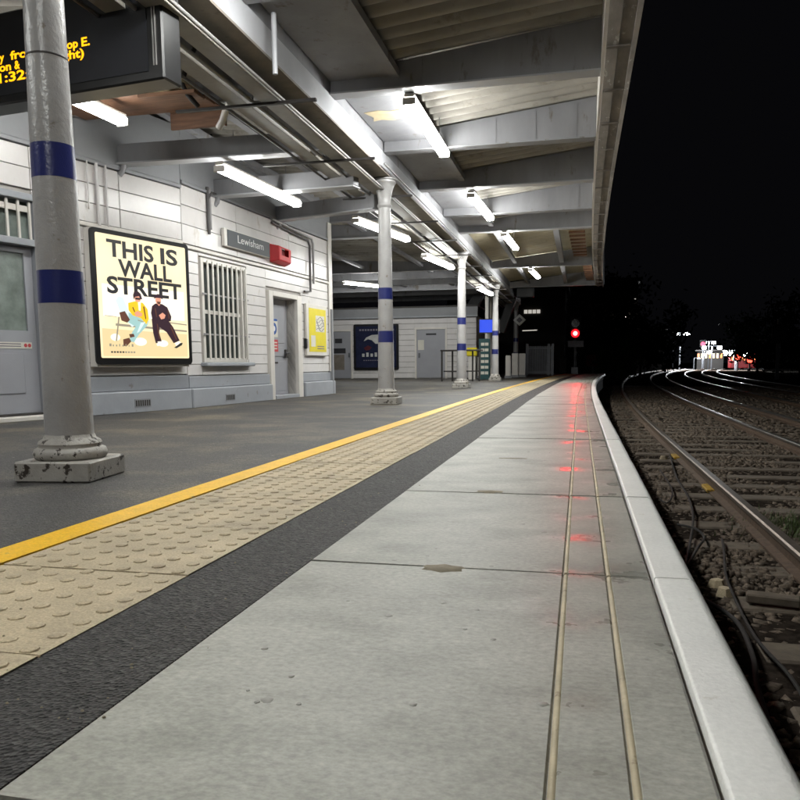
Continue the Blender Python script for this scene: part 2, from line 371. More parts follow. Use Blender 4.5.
# ------------------------------------------------------------------ track bed, sleepers, rails, ballast
RZ = -.65                                      # rail top
def rcurve(y): return .00083*max(0.0, y-12.0)**2
YR = [-4, 0, 3, 6, 9, 12, 15, 18, 22, 26, 30, 35, 40, 46, 52, 60, 68, 76, 86, 96, 108, 120, 135, 150]
m = MB(); n = len(YR)
for y in YR: m.v += [(.15+rcurve(y) if y > PEND else .1+curve(y), y, RZ-.165), (16+rcurve(y), y, RZ-.165)]
for i in range(n-1): m.f.append((i*2, i*2+1, i*2+3, i*2+2))
struct('track_bed', m, 'ballast_bed')
def track(x_in, gauge, label, nsl, y0):
    t = tag(thing('railway_track', (x_in+gauge/2, 0, RZ-.15), None, None), kind='structure')
    for x in (x_in, x_in+gauge):
        # foot and web, then the polished head
        foot = [(-.075, -.145), (.075, -.145), (.075, -.13), (.016, -.115), (.012, -.04), (-.012, -.04), (-.016, -.115), (-.075, -.13)]
        r_ = MB().sweep([(x+a, RZ+b) for a, b in foot], YR, rcurve).build('rail', 'rail_rust', t)
        head = [(-.036, -.042), (.036, -.042), (.038, -.012), (.028, 0), (-.028, 0), (-.038, -.012)]
        MB().sweep([(x+a, RZ+b) for a, b in head], YR, rcurve).build('rail_head', 'rail_dull' if x < 2 else 'rail_head', r_, smooth=25)
    me = MB().box(-gauge/2-.55, gauge/2+.55, -.125, .125, -.14, 0).mesh('sleeper', 'sleeper', bevel=.012)
    y = y0
    for i in range(nsl):
        o = raw('sleeper', me, (rcurve(y)+random.uniform(-.02, .02), y, random.uniform(.0, .008)), t)
        o.rotation_euler.z = -math.atan(.00166*max(0, y-12))+random.uniform(-.008, .008); y += .74
    return t
RX1 = 1.40; GA = 1.76
t1 = track(RX1, GA, '', 62, 2.3)
t2 = track(4.42, GA, '', 44, 9.0)
t3 = track(8.0, GA, '', 30, 20.0)
for (px, py) in ((679, 455), (704.5, 486)):     # yellow painted clips on the near rail's foot
    c = gz(px, py, RZ-.1); m = MB().box(RX1-.10, RX1-.02, c[1]-.2, c[1]+.2, RZ-.14, RZ-.105); m.build('rail_clip', 'clip_yellow', t1, bevel=.008)
def stones(name, n, fx, fy, size, zf, mat):
    V = np.array([(-1,-1,-1),(1,-1,-1),(1,1,-1),(-1,1,-1),(-1,-1,1),(1,-1,1),(1,1,1),(-1,1,1)], float)*.72      # broken, sharp-cornered lumps
    Fc = np.array([(0,2,1),(0,3,2),(4,5,6),(4,6,7),(0,1,5),(0,5,4),(1,2,6),(1,6,5),(2,3,7),(2,7,6),(3,0,4),(3,4,7)])
    y = fy(RNG.random(n)); x = fx(RNG.random(n), y)
    J = V[None]*(1+RNG.uniform(-.5, .35, (n, 8, 3)))*RNG.uniform(.55, 1.2, (n, 1, 3))
    a = RNG.uniform(0, 6.28, n); b = RNG.uniform(-1.5, 1.5, n); ca, sa, cb, sb = np.cos(a), np.sin(a), np.cos(b), np.sin(b)
    Rz = np.zeros((n, 3, 3)); Rz[:,0,0]=ca; Rz[:,0,1]=-sa; Rz[:,1,0]=sa; Rz[:,1,1]=ca; Rz[:,2,2]=1
    Rx = np.zeros((n, 3, 3)); Rx[:,0,0]=1; Rx[:,1,1]=cb; Rx[:,1,2]=-sb; Rx[:,2,1]=sb; Rx[:,2,2]=cb
    P = np.einsum('nij,njk,nvk->nvi', Rz, Rx, J)
    sz = size*RNG.uniform(.4, 1.35, n)*(1+.012*np.maximum(0, y-10))
    P = P*sz[:, None, None]; P[:, :, 2] *= .8
    P += np.stack([x, y, zf(x, y)], 1)[:, None]
    fc = (Fc[None]+8*np.arange(n)[:, None, None]).reshape(-1)
    me = bpy.data.meshes.new(name); me.vertices.add(n*8); me.vertices.foreach_set('co', P.ravel())
    nf = n*12; me.loops.add(nf*3); me.loops.foreach_set('vertex_index', fc.astype(np.int32))
    me.polygons.add(nf); me.polygons.foreach_set('loop_start', np.arange(0, nf*3, 3, dtype=np.int32))
    me.update(calc_edges=True); me.validate(); me.materials.append(MATS[mat])
    o = bpy.data.objects.new(name, me); COL.objects.link(o); return o
rc = np.vectorize(rcurve)
def bz(x, y): return RZ-.182+.022*np.sin(x*3.1+y*.4)*np.sin(y*2.1)+RNG.uniform(-.014, .02, x.shape)
o = stones('ballast', 52000, lambda r, y: .12+r*4.4+rc(y), lambda r: 2.0+14*r**1.25, .030, bz, 'ballast')
tag(o, 'brown crushed stone ballast around the near track', 'ballast', kind='stuff')
o = stones('ballast', 30000, lambda r, y: .15+r*9.5+rc(y), lambda r: 15+30*r**1.2, .05, bz, 'ballast')
tag(o, 'dark crushed stone ballast under the farther tracks', 'ballast', kind='stuff')
# cables lying on the ballast
def cable(pts, r, label):
    P = [Vector((*gz(px, py, RZ-.12)[:2], RZ-.115+dz)) for px, py, dz in pts]; Q = []
    for i in range(len(P)-1):
        p0, p1, p2, p3 = P[max(i-1, 0)], P[i], P[i+1], P[min(i+2, len(P)-1)]
        for k in range(8):
            t = k/8; Q.append(.5*((2*p1)+(p2-p0)*t+(2*p0-5*p1+4*p2-p3)*t*t+(3*p1-p0-3*p2+p3)*t**3))
    Q.append(P[-1]); tag(MB().tube(Q, r*.62, 7).build('track_cable', 'black_rubber', smooth=60), label, 'cable', 'cables on the ballast')
cable([(670, 455, 0), (676, 478, .02), (688, 498, .01), (693, 520, .02), (690, 545, .01), (685, 570, 0)], .017, 'black cable running from the yellow clip to the dark platform wall')
cable([(660, 470, 0), (672, 492, .02), (668, 505, .02), (660, 500, 0)], .013, 'small black cable loop nearest the platform wall')
cable([(678, 525, 0), (695, 533, .03), (704, 541, .02), (697, 552, .02), (688, 566, 0)], .016, 'black cable bent into a hook on the ballast')
cable([(722, 540, 0), (724, 556, .02), (726, 580, .02), (739, 610, .01), (757, 645, .02), (790, 680, .01), (815, 720, 0)], .014, 'long thin black cable curving towards the bottom right corner')
cable([(700, 598, 0), (735, 625, .02), (752, 660, .02), (757, 690, .01), (770, 730, 0)], .02, 'thick black cable hugging the white platform edge')
# a timber offcut and two ochre stones between platform and rail
c = gz(772, 598, RZ-.1); fr = Frame((c[0], c[1], RZ-.13), (.97, -.24))
tag(MB().fbox(fr, -.13, .14, -.05, .05, 0, .05).build('timber_offcut', 'sleeper', bevel=.008), 'dark timber offcut lying on the ballast near the bottom right', 'timber')
for (px, py, lb) in ((663, 456, 'ochre stone beside the near rail clips'), (716, 580, 'pale ochre stone near the platform edge'), (724, 588, 'flat ochre stone below the pale one')):
    c = gz(px, py, RZ-.1); m = MB(); pebble(m, c[0], c[1], RZ-.145, .06, .8); tag(m.build('stone', 'tactile', smooth=25), lb, 'stone')
# moss and grass between the rails
def blades(n, cx, cy, rx, ry, hh):
    m = MB()
    for i in range(n):
        x = cx+random.gauss(0, rx); y = cy+random.gauss(0, ry); a = random.uniform(0, 6.3); l = hh*random.uniform(.4, 1.2); dx, dy = math.cos(a), math.sin(a); wd = .006
        m.add([(x-dy*wd, y+dx*wd, RZ-.17), (x+dy*wd, y-dx*wd, RZ-.17), (x+dx*l*.6, y+dy*l*.6, RZ-.17+l)], [(0, 1, 2)])
    return m
c = gz(787, 530, RZ-.15); tag(blades(1500, c[0]+.15, c[1], .2, .25, .09).build('grass', 'grass'), 'green moss and grass between the near rails', 'grass', kind='stuff')

# ================================================================== STATION BUILDING
BEND = np.array([-5.043, 9.302, 0.0])
FL = Frame(BEND, (.2454, .9694)); FR = Frame(BEND, (.0719, .9974))
bl = thing('station_building', tuple(BEND), 'white boarded station building with lilac grey base along the platform', 'building')
# core walls behind the boards, split round door and window openings
def core(fr, rects):
    m = MB()
    for (u0, u1, z0, z1) in rects: m.fbox(fr, u0, u1, -.30, -.012, z0, z1)
    return m
core(FL, [(-7, -3.3, -.02, 3.55), (-3.3, -2.13, 2.32, 3.55), (-2.13, -.03, -.02, 3.55)]).build('wall', 'wall_back', bl)
core(FR, [(.03, .44, -.02, 3.55), (.44, 1.6, -.02, .62), (.44, 1.6, 1.98, 3.55), (1.6, 2.5, -.02, 3.55), (2.5, 3.42, 1.68, 3.55), (3.42, 5.0, -.02, 3.55)]).build('wall', 'wall_back', bl)
MB().fbox(FR, 4.985, 5.0, -4.5, -.31, -.02, 3.55).build('end_wall', 'wall_white', bl)
MB().fbox(FR, .5, 4.9, -2.0, -1.9, 0, 3.5).build('inner_wall', 'wall_back', bl)
def boards(fr, z0, z1, hgt, segs, mat='wall_white', par=None, out=(-.012, .018), gap=.0075):
    n = max(1, round((z1-z0)/hgt)); hh = (z1-z0)/n
    for i in range(n):
        a, b = z0+i*hh+gap/2, z0+(i+1)*hh-gap/2
        for sg in segs:
            u0, u1, zz0, zz1 = sg
            if b < zz0+.02 or a > zz1-.02: continue
            aa, bb = max(a, zz0), min(b, zz1)
            d = random.uniform(-.002, .003)
            MB().fbox(fr, u0, u1, out[0], out[1]+d, aa, bb).build('wall_board', mat, par or bl, bevel=.004)
boards(FL, .445, 2.10, .15, [(-2.05, -.004, 0, 9)])
boards(FR, .425, 2.06, .15, [(.004, .36, 0, 9), (1.69, 2.30, 0, 9), (3.64, 4.99, 0, 9), (.362, 1.688, 0, .56), (.362, 1.688, 2.02, 9), (2.302, 3.638, 1.8, 9)])
boards(FL, 2.16, 2.80, .215, [(-7, -3.4, 0, 9), (-3.39, -2.2, 2.35, 9), (-2.19, -1.02, 0, 9), (-1.01, -.004, 0, 9)])
boards(FR, 2.13, 2.86, .215, [(.004, 1.42, 0, 9), (1.43, 3.2, 0, 9), (3.21, 4.99, 0, 9)])
boards(FL, .445, 2.10, .15, [(-7, -3.4, 0, 9)])
for fr, u0, u1, z in ((FL, -2.12, -.004, 2.105), (FL, -7, -3.32, 2.105), (FR, .004, 4.99, 2.065)):
    MB().fbox(fr, u0, u1, -.012, .045, z, z+.05).build('string_course', 'trim_white', bl, bevel=.01)
# grey base in two steps
def base(fr, u0, u1):
    MB().fbox(fr, u0, u1, -.012, .035, .258, .435 if fr is FL else .415).build('upper_base', 'lilac_grey', bl, bevel=.008)
    MB().fbox(fr, u0, u1, -.012, .085, -.01, .255).build('lower_base', 'lilac_grey', bl, bevel=.015)
base(FL, -7, -3.32); base(FL, -2.12, .004); base(FR, .006, 2.34); base(FR, 3.62, 5.03)
for fr, u, z in ((FL, -.87, .11), (FR, .97, .10)):
    vt = MB().fbox(fr, u-.13, u+.13, .085, .09, z-.05, z+.05).build('air_vent', 'eave_grey', bl)
    for k in range(7): MB().fbox(fr, u-.115+k*.035, u-.095+k*.035, .09, .093, z-.035, z+.035).build('vent_slot', 'dark_iron', vt)
# eaves: lilac grey coving above the boards
for fr, u0, u1, z in ((FL, -7, -.002, 2.81), (FR, .002, 5.0, 2.87)):
    P = fr.p; m = MB(); prof = [(-.012, z), (.045, z), (.045, z+.035), (.024, z+.05), (.024, z+.5), (.05, z+.6), (.05, z+.75), (-.012, z+.75)]
    n = len(prof); m.add([P(u0, a, b) for a, b in prof]+[P(u1, a, b) for a, b in prof], [tuple(range(n)), tuple(range(2*n-1, n-1, -1))]+[((i+1) % n, i, i+n, (i+1) % n+n) for i in range(n)])
    m.build('eaves_coving', 'eave_grey', bl, smooth=30)
MB().fbox(FR, 4.86, 5.035, .024, .05, .43, 3.2).build('corner_board', 'trim_white', bl, bevel=.006)
MB().fbox(FR, 5.0, 5.035, -.5, .05, .43, 3.2).build('corner_board', 'trim_white', bl, bevel=.006)
# ---- window with security grille
wn = MB().fbox(FR, .40, .46, -.10, .035, .60, 2.0).fbox(FR, 1.58, 1.64, -.10, .035, .60, 2.0).fbox(FR, .46, 1.58, -.10, .035, 1.94, 2.0).fbox(FR, .46, 1.58, -.1, .035, .60, .66).build('window', 'trim_white', bl, bevel=.004)
MB().fbox(FR, .461, 1.579, -.085, -.05, 1.27, 1.32).build('window_rail', 'trim_white', wn)
MB().fbox(FR, .461, 1.579, -.075, -.07, .661, 1.939).build('pane', 'dark_pane', wn)
MB().fbox(FR, .33, 1.70, .0, .12, .545, .598).build('window_sill', 'lilac_grey', wn, bevel=.01)
for k in range(9): u = .49+k*.132; MB().fbox(FR, u, u+.026, .06, .082, .64, 1.965).build('grille_bar', 'trim_white', wn, bevel=.003)
for z in (.98, 1.52): MB().fbox(FR, .38, 1.66, .05, .0595, z-.011, z+.011).build('grille_rail', 'conduit', wn)
# ---- door with deep white reveal
MB().fbox(FR, 2.36, 2.50, -.25, .05, -.005, 1.74).fbox(FR, 3.42, 3.60, -.25, .05, -.005, 1.74).fbox(FR, 2.50, 3.42, -.25, .05, 1.66, 1.74).build('door_surround', 'trim_white', bl, bevel=.006)
dr = MB().fbox(FR, 2.505, 3.415, -.20, -.16, .065, 1.655).build('door', 'door_grey', bl)
MB().fbox(FR, 2.505, 3.415, -.25, .06, -.004, .06).build('door_step', 'lilac_grey', bl, bevel=.008)
for (z0, z1) in ((.12, .62), (.70, .86), (.92, 1.56)):
    MB().fbox(FR, 2.62, 3.30, -.159, -.150, z0, z1).build('door_panel', 'door_grey', dr, bevel=.006)
def disc(fr, u, z, r, o0, o1, n=24): return MB().prism([(u+r*math.cos(2*math.pi*k/n), z+r*math.sin(2*math.pi*k/n)) for k in range(n)], fr, o0, o1)
s1 = MB().fbox(FR, 2.75, 3.03, -.149, -.146, 1.02, 1.33).build('blue_notice', 'paper', dr)
disc(FR, 2.89, 1.16, .10, -.1455, -.144).build('notice_disc', 'blue_print', s1); disc(FR, 2.89, 1.16, .045, -.1435, -.142).build('notice_ring', 'print_white', s1)
MB().fbox(FR, 2.76, 3.02, -.1455, -.144, 1.285, 1.325).build('notice_line', 'blue_print', s1)
s2 = MB().fbox(FR, 2.75, 3.03, -.149, -.146, .78, .98).build('red_notice', 'red_print', dr)
for z in (.82, .87, .92): MB().fbox(FR, 2.79, 2.99, -.1455, -.144, z, z+.02).build('notice_line', 'paper', s2)
MB().fbox(FR, 2.85, 2.98, -.149, -.13, .58, .61).build('letter_plate', 'dark_iron', dr)
MB().fbox(FR, 3.26, 3.33, -.149, -.11, .68, .82).build('lock_case', 'conduit_dark', dr, bevel=.006); MB().tube([FR.p(3.2, -.09, .76), FR.p(3.33, -.09, .76)], .014).build('door_handle', 'steel', dr, smooth=60)
kp = MB().fbox(FR, 3.70, 3.79, .024, .075, .84, 1.02).build('keypad', 'black_plastic', bl, bevel=.01)
MB().fbox(FR, 3.72, 3.77, .0755, .08, .93, .98).build('keypad_screen', 'conduit', kp)
# ---- left door with frosted pane and barred fanlight
MB().fbox(FL, -3.32, -3.22, -.1, .05, -.005, 2.32).fbox(FL, -2.20, -2.10, -.1, .05, -.005, 2.32).fbox(FL, -3.22, -2.20, -.1, .05, 2.25, 2.32).fbox(FL, -3.22, -2.20, -.1, .06, 1.79, 1.86).build('door_surround', 'lilac_grey', bl, bevel=.006)
d2 = MB().fbox(FL, -3.215, -3.08, -.07, -.03, .075, 1.785).fbox(FL, -2.30, -2.205, -.07, -.03, .075, 1.785).fbox(FL, -3.08, -2.30, -.07, -.03, .075, .93).fbox(FL, -3.08, -2.30, -.07, -.03, 1.72, 1.785).build('door', 'door_grey', bl)
MB().fbox(FL, -3.079, -2.301, -.055, -.05, .931, 1.719).build('pane', 'frost_glass', d2)
MB().fbox(FL, -3.0, -2.38, -.029, -.02, .28, .70).build('door_panel', 'door_grey', d2, bevel=.006)
st = MB().fbox(FL, -2.66, -2.27, -.029, -.026, .745, .81).build('door_sticker', 'paper', d2)
disc(FL, -2.30, .778, .02, -.0255, -.0245, 14).build('sticker_mark', 'red_print', st); disc(FL, -2.345, .778, .02, -.0255, -.0245, 14).build('sticker_mark', 'red_print', st)
for z in (.763, .787): MB().fbox(FL, -2.64, -2.40, -.0255, -.0245, z, z+.01).build('sticker_line', 'ink_print', st)
MB().fbox(FL, -3.3, -2.12, -.1, .12, -.004, .05).build('door_step', 'trim_white', bl, bevel=.01)
MB().fbox(FL, -3.21, -2.21, -.06, .02, .052, .072).build('threshold', 'dark_iron', bl)
fn = MB().fbox(FL, -3.215, -2.205, -.07, -.055, 1.865, 2.245).build('fanlight', 'frost_glass', bl)
for k in range(8): u = -3.15+k*.13; MB().fbox(FL, u, u+.025, .0, .02, 1.865, 2.245).build('fanlight_bar', 'trim_white', fn)
MB().fbox(FL, -3.2, -2.21, -.02, -.002, 2.14, 2.2).build('fanlight_rail', 'trim_white', fn)
# ---- pipes clipped to the wall
def pipe(pts, r, mat, name='wall_conduit'): return MB().tube([p for p in pts], r, 8).build(name, mat, bl, smooth=50)
pipe([FR.p(.62, .04, 2.95), FR.p(.62, .05, 2.33)], .022, 'conduit_dark'); pipe([FR.p(.68, .04, 2.95), FR.p(.68, .045, 2.40)], .018, 'conduit')
pipe([FR.p(1.0, .05, 2.90), FR.p(.70, .05, 2.89), FR.p(.62, .05, 2.80)], .02, 'conduit_dark')
pipe([FR.p(2.5, .06, 2.86), FR.p(3.6, .06, 2.80), FR.p(4.05, .06, 2.78), FR.p(4.12, .06, 2.7), FR.p(4.12, .06, 2.0)], .022, 'conduit')
pipe([FR.p(2.5, .06, 2.80), FR.p(3.5, .06, 2.74), FR.p(3.9, .06, 2.72), FR.p(3.97, .06, 2.64), FR.p(3.97, .06, 1.85), FR.p(3.7, .06, 1.83)], .02, 'conduit_dark')
pipe([FL.p(-1.35, .04, 2.82), FL.p(-1.35, .04, 2.14)], .02, 'wall_white'); pipe([FL.p(-1.22, .04, 2.82), FL.p(-1.22, .04, 2.14)], .014, 'wall_white')
pipe([FL.p(-1.48, .04, 2.82), FL.p(-1.48, .04, 2.3)], .01, 'wall_white')
# ---- name sign
sg = thing('name_sign', FR.p(1.66, .03, 2.22), 'dark grey station name sign reading Lewisham above the barred window', 'sign')
MB().fbox(FR, .97, 2.36, .03, .08, 2.225, 2.475).build('sign_frame', 'trim_white', sg, bevel=.006)
MB().fbox(FR, 1.05, 2.345, .081, .09, 2.24, 2.46).build('sign_panel', 'sign_grey', sg)
text('lettering', 'Lewisham', 'print_white', FR, 1.33, .0905, 2.315, .155, sg, width=.80)
# ---- red alarm hood
rb = thing('alarm_box', FR.p(2.75, .03, 2.17), 'red plastic alarm hood on the white wall right of the name sign', 'alarm box')
P = FR.p; m = MB(); c = [(2.46, 2.19), (3.02, 2.17), (3.02, 2.45), (2.46, 2.47)]; c2 = [(2.52, 2.22), (2.96, 2.205), (2.96, 2.42), (2.52, 2.44)]
m.add([P(u, .03, z) for u, z in c]+[P(u, .17, z) for u, z in c2]+[P(u, .172, z) for u, z in [(2.60, 2.30), (2.86, 2.295), (2.86, 2.40), (2.60, 2.41)]], [(0,1,5,4), (1,2,6,5), (2,3,7,6), (3,0,4,7), (4,5,9,8), (5,6,10,9), (6,7,11,10), (7,4,8,11)]); m.build('hood', 'red_plastic', rb, bevel=.012)
MB().fbox(FR, 2.601, 2.859, .10, .11, 2.28, 2.41).build('hood_recess', 'red_dark', rb)
# ---- yellow notice case
yp = thing('notice_case', FR.p(4.2, .03, .72), 'white framed case with a bright yellow notice by the building corner', 'notice board')
MB().fbox(FR, 3.73, 4.66, .03, .075, .72, 1.63).build('case_frame', 'trim_white', yp, bevel=.006)
ys = MB().fbox(FR, 3.83, 4.60, .0755, .079, .79, 1.56).build('notice_sheet', 'yellow_print', yp)
MB().fbox(FR, 4.12, 4.52, .0795, .081, 1.15, 1.44).build('map_patch', 'paper', ys)
m = MB()
for k in range(5): a = [FR.p(4.15+.35*t/6, .083, 1.19+.05*k+.03*math.sin(k+t*1.3)) for t in range(7)]; m.tube(a, .005, 4)
m.build('map_lines', 'ink_print', ys)
MB().fbox(FR, 3.90, 4.10, .0795, .081, .88, 1.08).build('text_patch', 'paper', ys)
for z in (.84, .88): MB().fbox(FR, 4.18, 4.5, .0795, .081, z, z+.018).build('text_line', 'ink_print', ys)
# ---- backlit advertising poster
fp = Frame(FL.p(0, 0, 0), (.2454, .9694))
ps = thing('backlit_poster', FL.p(-.8, .05, .56), 'backlit cream poster with black frame reading THIS IS WALL STREET', 'poster')
U0, U1, Z0, Z1 = -1.60, -.06, .575, 2.085
MB().fbox(FL, U0+.02, U1-.02, .03, .14, Z0-.03, Z1).build('light_box', 'trim_white', ps, bevel=.01)
def rr_(u0, u1, z0, z1, r, n=5):
    P = []
    for (cx, cz, a0) in ((u1-r, z1-r, 0), (u0+r, z1-r, 90), (u0+r, z0+r, 180), (u1-r, z0+r, 270)):
        for k in range(n+1): a = R(a0+90*k/n); P.append((cx+r*math.cos(a), cz+r*math.sin(a)))
    return P
MB().prism(rr_(U0, U1, Z0, Z1, .05), FL, .141, .165).build('poster_frame', 'bezel_black', ps)
PU0, PU1, PZ0, PZ1 = U0+.065, U1-.06, Z0+.075, Z1-.05
pp = MB().prism(rr_(PU0, PU1, PZ0, PZ1, .02), FL, .1655, .168).build('print', 'poster_cream', ps)
def pu(u, v): return (PU0+(PU1-PU0)*u, PZ1-(PZ1-PZ0)*v)
LAY = [.1685]
def shp(name, mat, pts):
    o = LAY[0]; LAY[0] += .0006
    MB().prism([pu(u, v) for u, v in pts], FL, o, o+.0005).build(name, mat, pp)
def ell(cu, cv, ru, rv, n=18): return [(cu+ru*math.cos(2*math.pi*k/n), cv+rv*math.sin(2*math.pi*k/n)) for k in range(n)]
shp('printed_wall', 'poster_white', [(.04, .40), (.96, .40), (.96, .66), (.04, .66)])
shp('printed_floor', 'poster_floor', [(.02, .76), (.98, .78), (.98, .985), (.02, .985)])
for cu, cv, ru, rv in ((.42, .86, .07, .035), (.68, .87, .06, .03), (.15, .83, .05, .03)): shp('printed_light', 'poster_white', ell(cu, cv, ru, rv))
shp('printed_bench', 'poster_grey', [(.16, .715), (.98, .745), (.98, .76), (.16, .735)]); shp('printed_bench', 'poster_grey', [(.62, .67), (.98, .69), (.98, .70), (.62, .68)])
shp('printed_bench_leg', 'poster_grey', [(.19, .66), (.205, .66), (.165, .86), (.15, .86)])
for t_, u, v, wd in (('THIS', .105, .172, .505), ('IS', .69, .172, .205), ('WALL', .215, .322, .60), ('STREET', .09, .468, .84)):
    a, z = pu(u, v); text('headline', t_, 'poster_ink', FL, a, LAY[0], z, .262, ps, thick=.001, width=wd*(PU1-PU0), bold=.007)
LAY[0] += .0015
shp('printed_board', 'poster_pale', [(.17, .53), (.20, .49), (.25, .50), (.30, .60), (.37, .72), (.33, .74), (.22, .64)])
shp('printed_jeans', 'poster_jeans', [(.30, .62), (.42, .63), (.52, .68), (.50, .72), (.40, .80), (.345, .865), (.29, .86), (.33, .78), (.37, .735), (.29, .70)])
shp('printed_bag', 'poster_brown', [(.20, .625), (.26, .61), (.31, .68), (.28, .705), (.22, .69)])
shp('printed_jacket', 'poster_yellow', [(.30, .54), (.38, .52), (.46, .53), (.51, .58), (.52, .66), (.49, .71), (.43, .66), (.34, .64), (.30, .60)])
shp('printed_hands', 'poster_skin', [(.36, .62), (.40, .60), (.45, .62), (.44, .645), (.38, .65)])
shp('printed_face', 'poster_skin', ell(.405, .495, .035, .033)); shp('printed_hair', 'poster_dark', [(.355, .47), (.37, .44), (.41, .435), (.44, .455), (.455, .50), (.435, .50), (.42, .475), (.375, .485), (.36, .51)])
shp('printed_glasses', 'poster_ink', [(.375, .49), (.435, .49), (.43, .506), (.38, .506)])
shp('printed_shoe', 'poster_brown', [(.225, .845), (.29, .83), (.31, .86), (.26, .90), (.225, .90)]); shp('printed_shoe', 'poster_brown', [(.29, .80), (.34, .795), (.35, .82), (.30, .83)])
shp('printed_trousers', 'poster_dark', [(.55, .66), (.73, .65), (.80, .72), (.875, .84), (.80, .865), (.72, .77), (.64, .73), (.63, .78), (.66, .865), (.585, .87), (.56, .78)])
shp('printed_jumper', 'poster_dark', [(.56, .55), (.60, .525), (.68, .525), (.74, .55), (.785, .63), (.775, .67), (.70, .68), (.56, .68), (.545, .61)])
shp('printed_hands', 'poster_skin', [(.635, .625), (.68, .60), (.715, .62), (.70, .65), (.66, .66)])
shp('printed_face', 'poster_skin', ell(.635, .495, .033, .037)); shp('printed_cap', 'poster_dark', [(.585, .485), (.595, .455), (.635, .44), (.68, .455), (.69, .485), (.66, .475), (.615, .475)])
shp('printed_shoe', 'poster_white', [(.59, .872), (.655, .867), (.66, .885), (.60, .895)])
shp('printed_shoe', 'poster_white', [(.81, .865), (.86, .845), (.89, .855), (.83, .89)]); shp('printed_sole', 'poster_ink', [(.80, .905), (.88, .862), (.91, .86), (.90, .88), (.83, .91)])
for nm_, mt_, pts_ in (('printed_fold', 'poster_brown', [(.455, .56), (.47, .56), (.485, .66), (.475, .67)]), ('printed_fold', 'poster_brown', [(.335, .575), (.345, .57), (.365, .61), (.355, .615)]),
    ('printed_shirt', 'poster_white', [(.40, .525), (.43, .528), (.425, .60), (.405, .595)]), ('printed_fold', 'poster_pale', [(.42, .70), (.47, .69), (.40, .775), (.37, .79)]), ('printed_fold', 'poster_grey', [(.39, .675), (.46, .69), (.455, .695), (.385, .683)]),
    ('printed_fold', 'poster_brown', [(.585, .57), (.595, .565), (.61, .64), (.60, .645)]), ('printed_fold', 'poster_brown', [(.735, .57), (.745, .58), (.755, .65), (.745, .65)]), ('printed_fold', 'poster_brown', [(.60, .70), (.61, .70), (.63, .83), (.62, .83)]),
    ('printed_fold', 'poster_brown', [(.76, .72), (.77, .715), (.835, .83), (.825, .835)]), ('printed_beard', 'poster_brown', [(.612, .507), (.658, .507), (.65, .528), (.635, .533), (.62, .528)]), ('printed_collar', 'poster_skin', [(.618, .53), (.652, .53), (.635, .545)]),
    ('printed_skirting', 'poster_grey', [(.04, .655), (.16, .66), (.16, .664), (.04, .66)]), ('printed_sock', 'poster_white', [(.598, .855), (.648, .852), (.65, .868), (.60, .872)])): shp(nm_, mt_, pts_)
for k, (wd, hg) in enumerate(((.035, .022), (.02, .014), (.022, .014), (.018, .02), (.024, .014), (.016, .022), (.014, .014), (.03, .022))):   # blurred small print
    u = .07+k*.033; shp('small_print', 'poster_grey', [(u, .905-hg), (u+wd*.6, .905-hg), (u+wd*.6, .905), (u, .905)])
for k in range(9): u = .08+k*.029; shp('small_print', 'poster_ink' if k < 5 else 'poster_grey', [(u, .945), (u+.02, .945), (u+.02, .958), (u, .958)])

# ================================================================== CANOPY
cn = thing('platform_canopy', (-2.65, 3.3, 3.05), 'long grey station canopy with transverse beams and corrugated roof sheets', 'canopy')
GX0, GX1 = -2.84, -2.54
MB().box(GX1-.03, GX1, -4, 34, 3.062, 3.295).build('girder', 'girder_paint', cn, bevel=.004)
MB().box(GX1-.05, GX1-.012, -4, 34, 3.297, 3.52).build('girder_cap', 'beam_grey', cn)
MB().box(GX0, GX0+.03, -4, 34, 3.062, 3.295).build('girder', 'beam_grey', cn)
MB().box(GX0-.03, GX1+.012, -4, 34, 3.04, 3.06).build('girder_flange', 'flange_dirty', cn)
RB = [1.3, 3.52, 5.74, 7.95, 10.17, 12.45, 14.66, 16.6, 22.8, 28.7]
XE = .135                                       # inner face of the fascia
def ztop(x): return 3.50+.30*(x-GX1)/(XE-GX1) if x > GX1 else 3.50+.26*min(1.6, (GX0-x)/2.6)
def wallx(y):                                   # where the building face stands at this y
    if y < 9.3: return BEND[0]+(y-9.302)*.2532
    if y < 14.2: return BEND[0]+(y-9.302)*.0721
    return -12.0
for i, y in enumerate(RB):
    e = XE+curve(y); m = MB(); hw = .055
    for (xa, xb) in ((GX1+.001, e), (-12, GX0-.001)):
        if xb < 0 and y < 14.5: continue
        P = [(xa, 3.30), (xb, 3.30), (xb, ztop(xb)-.03), (xa, ztop(xa)-.03)]
        m = MB().add([(x, y-hw, z) for x, z in P]+[(x, y+hw, z) for x, z in P], [(0,1,2,3), (7,6,5,4), (0,4,5,1), (1,5,6,2), (2,6,7,3), (3,7,4,0)])
        m.build('beam', 'beam_grey', cn, bevel=.006)
        MB().box(xa+.002, xb-.002, y-hw-.035, y+hw+.035, 3.282, 3.299).build('beam_flange', 'girder_paint' if i % 2 else 'beam_grey', cn)
    for xs in np.linspace(GX1+.45, e-.25, 5):     # web stiffener plates
        if i > 2 and random.random() < .6: MB().box(xs, xs+.018, y-hw-.006, y-hw, 3.32, ztop(xs)-.06).build('stiffener', 'beam_grey', cn)
def onx(px, py, x): r = ray(px, py); return CP+r*(x/r[0])
def onf(px, py, fr): r = ray(px, py); return CP+r*(np.dot(fr.o-CP, fr.n)/np.dot(r, fr.n))
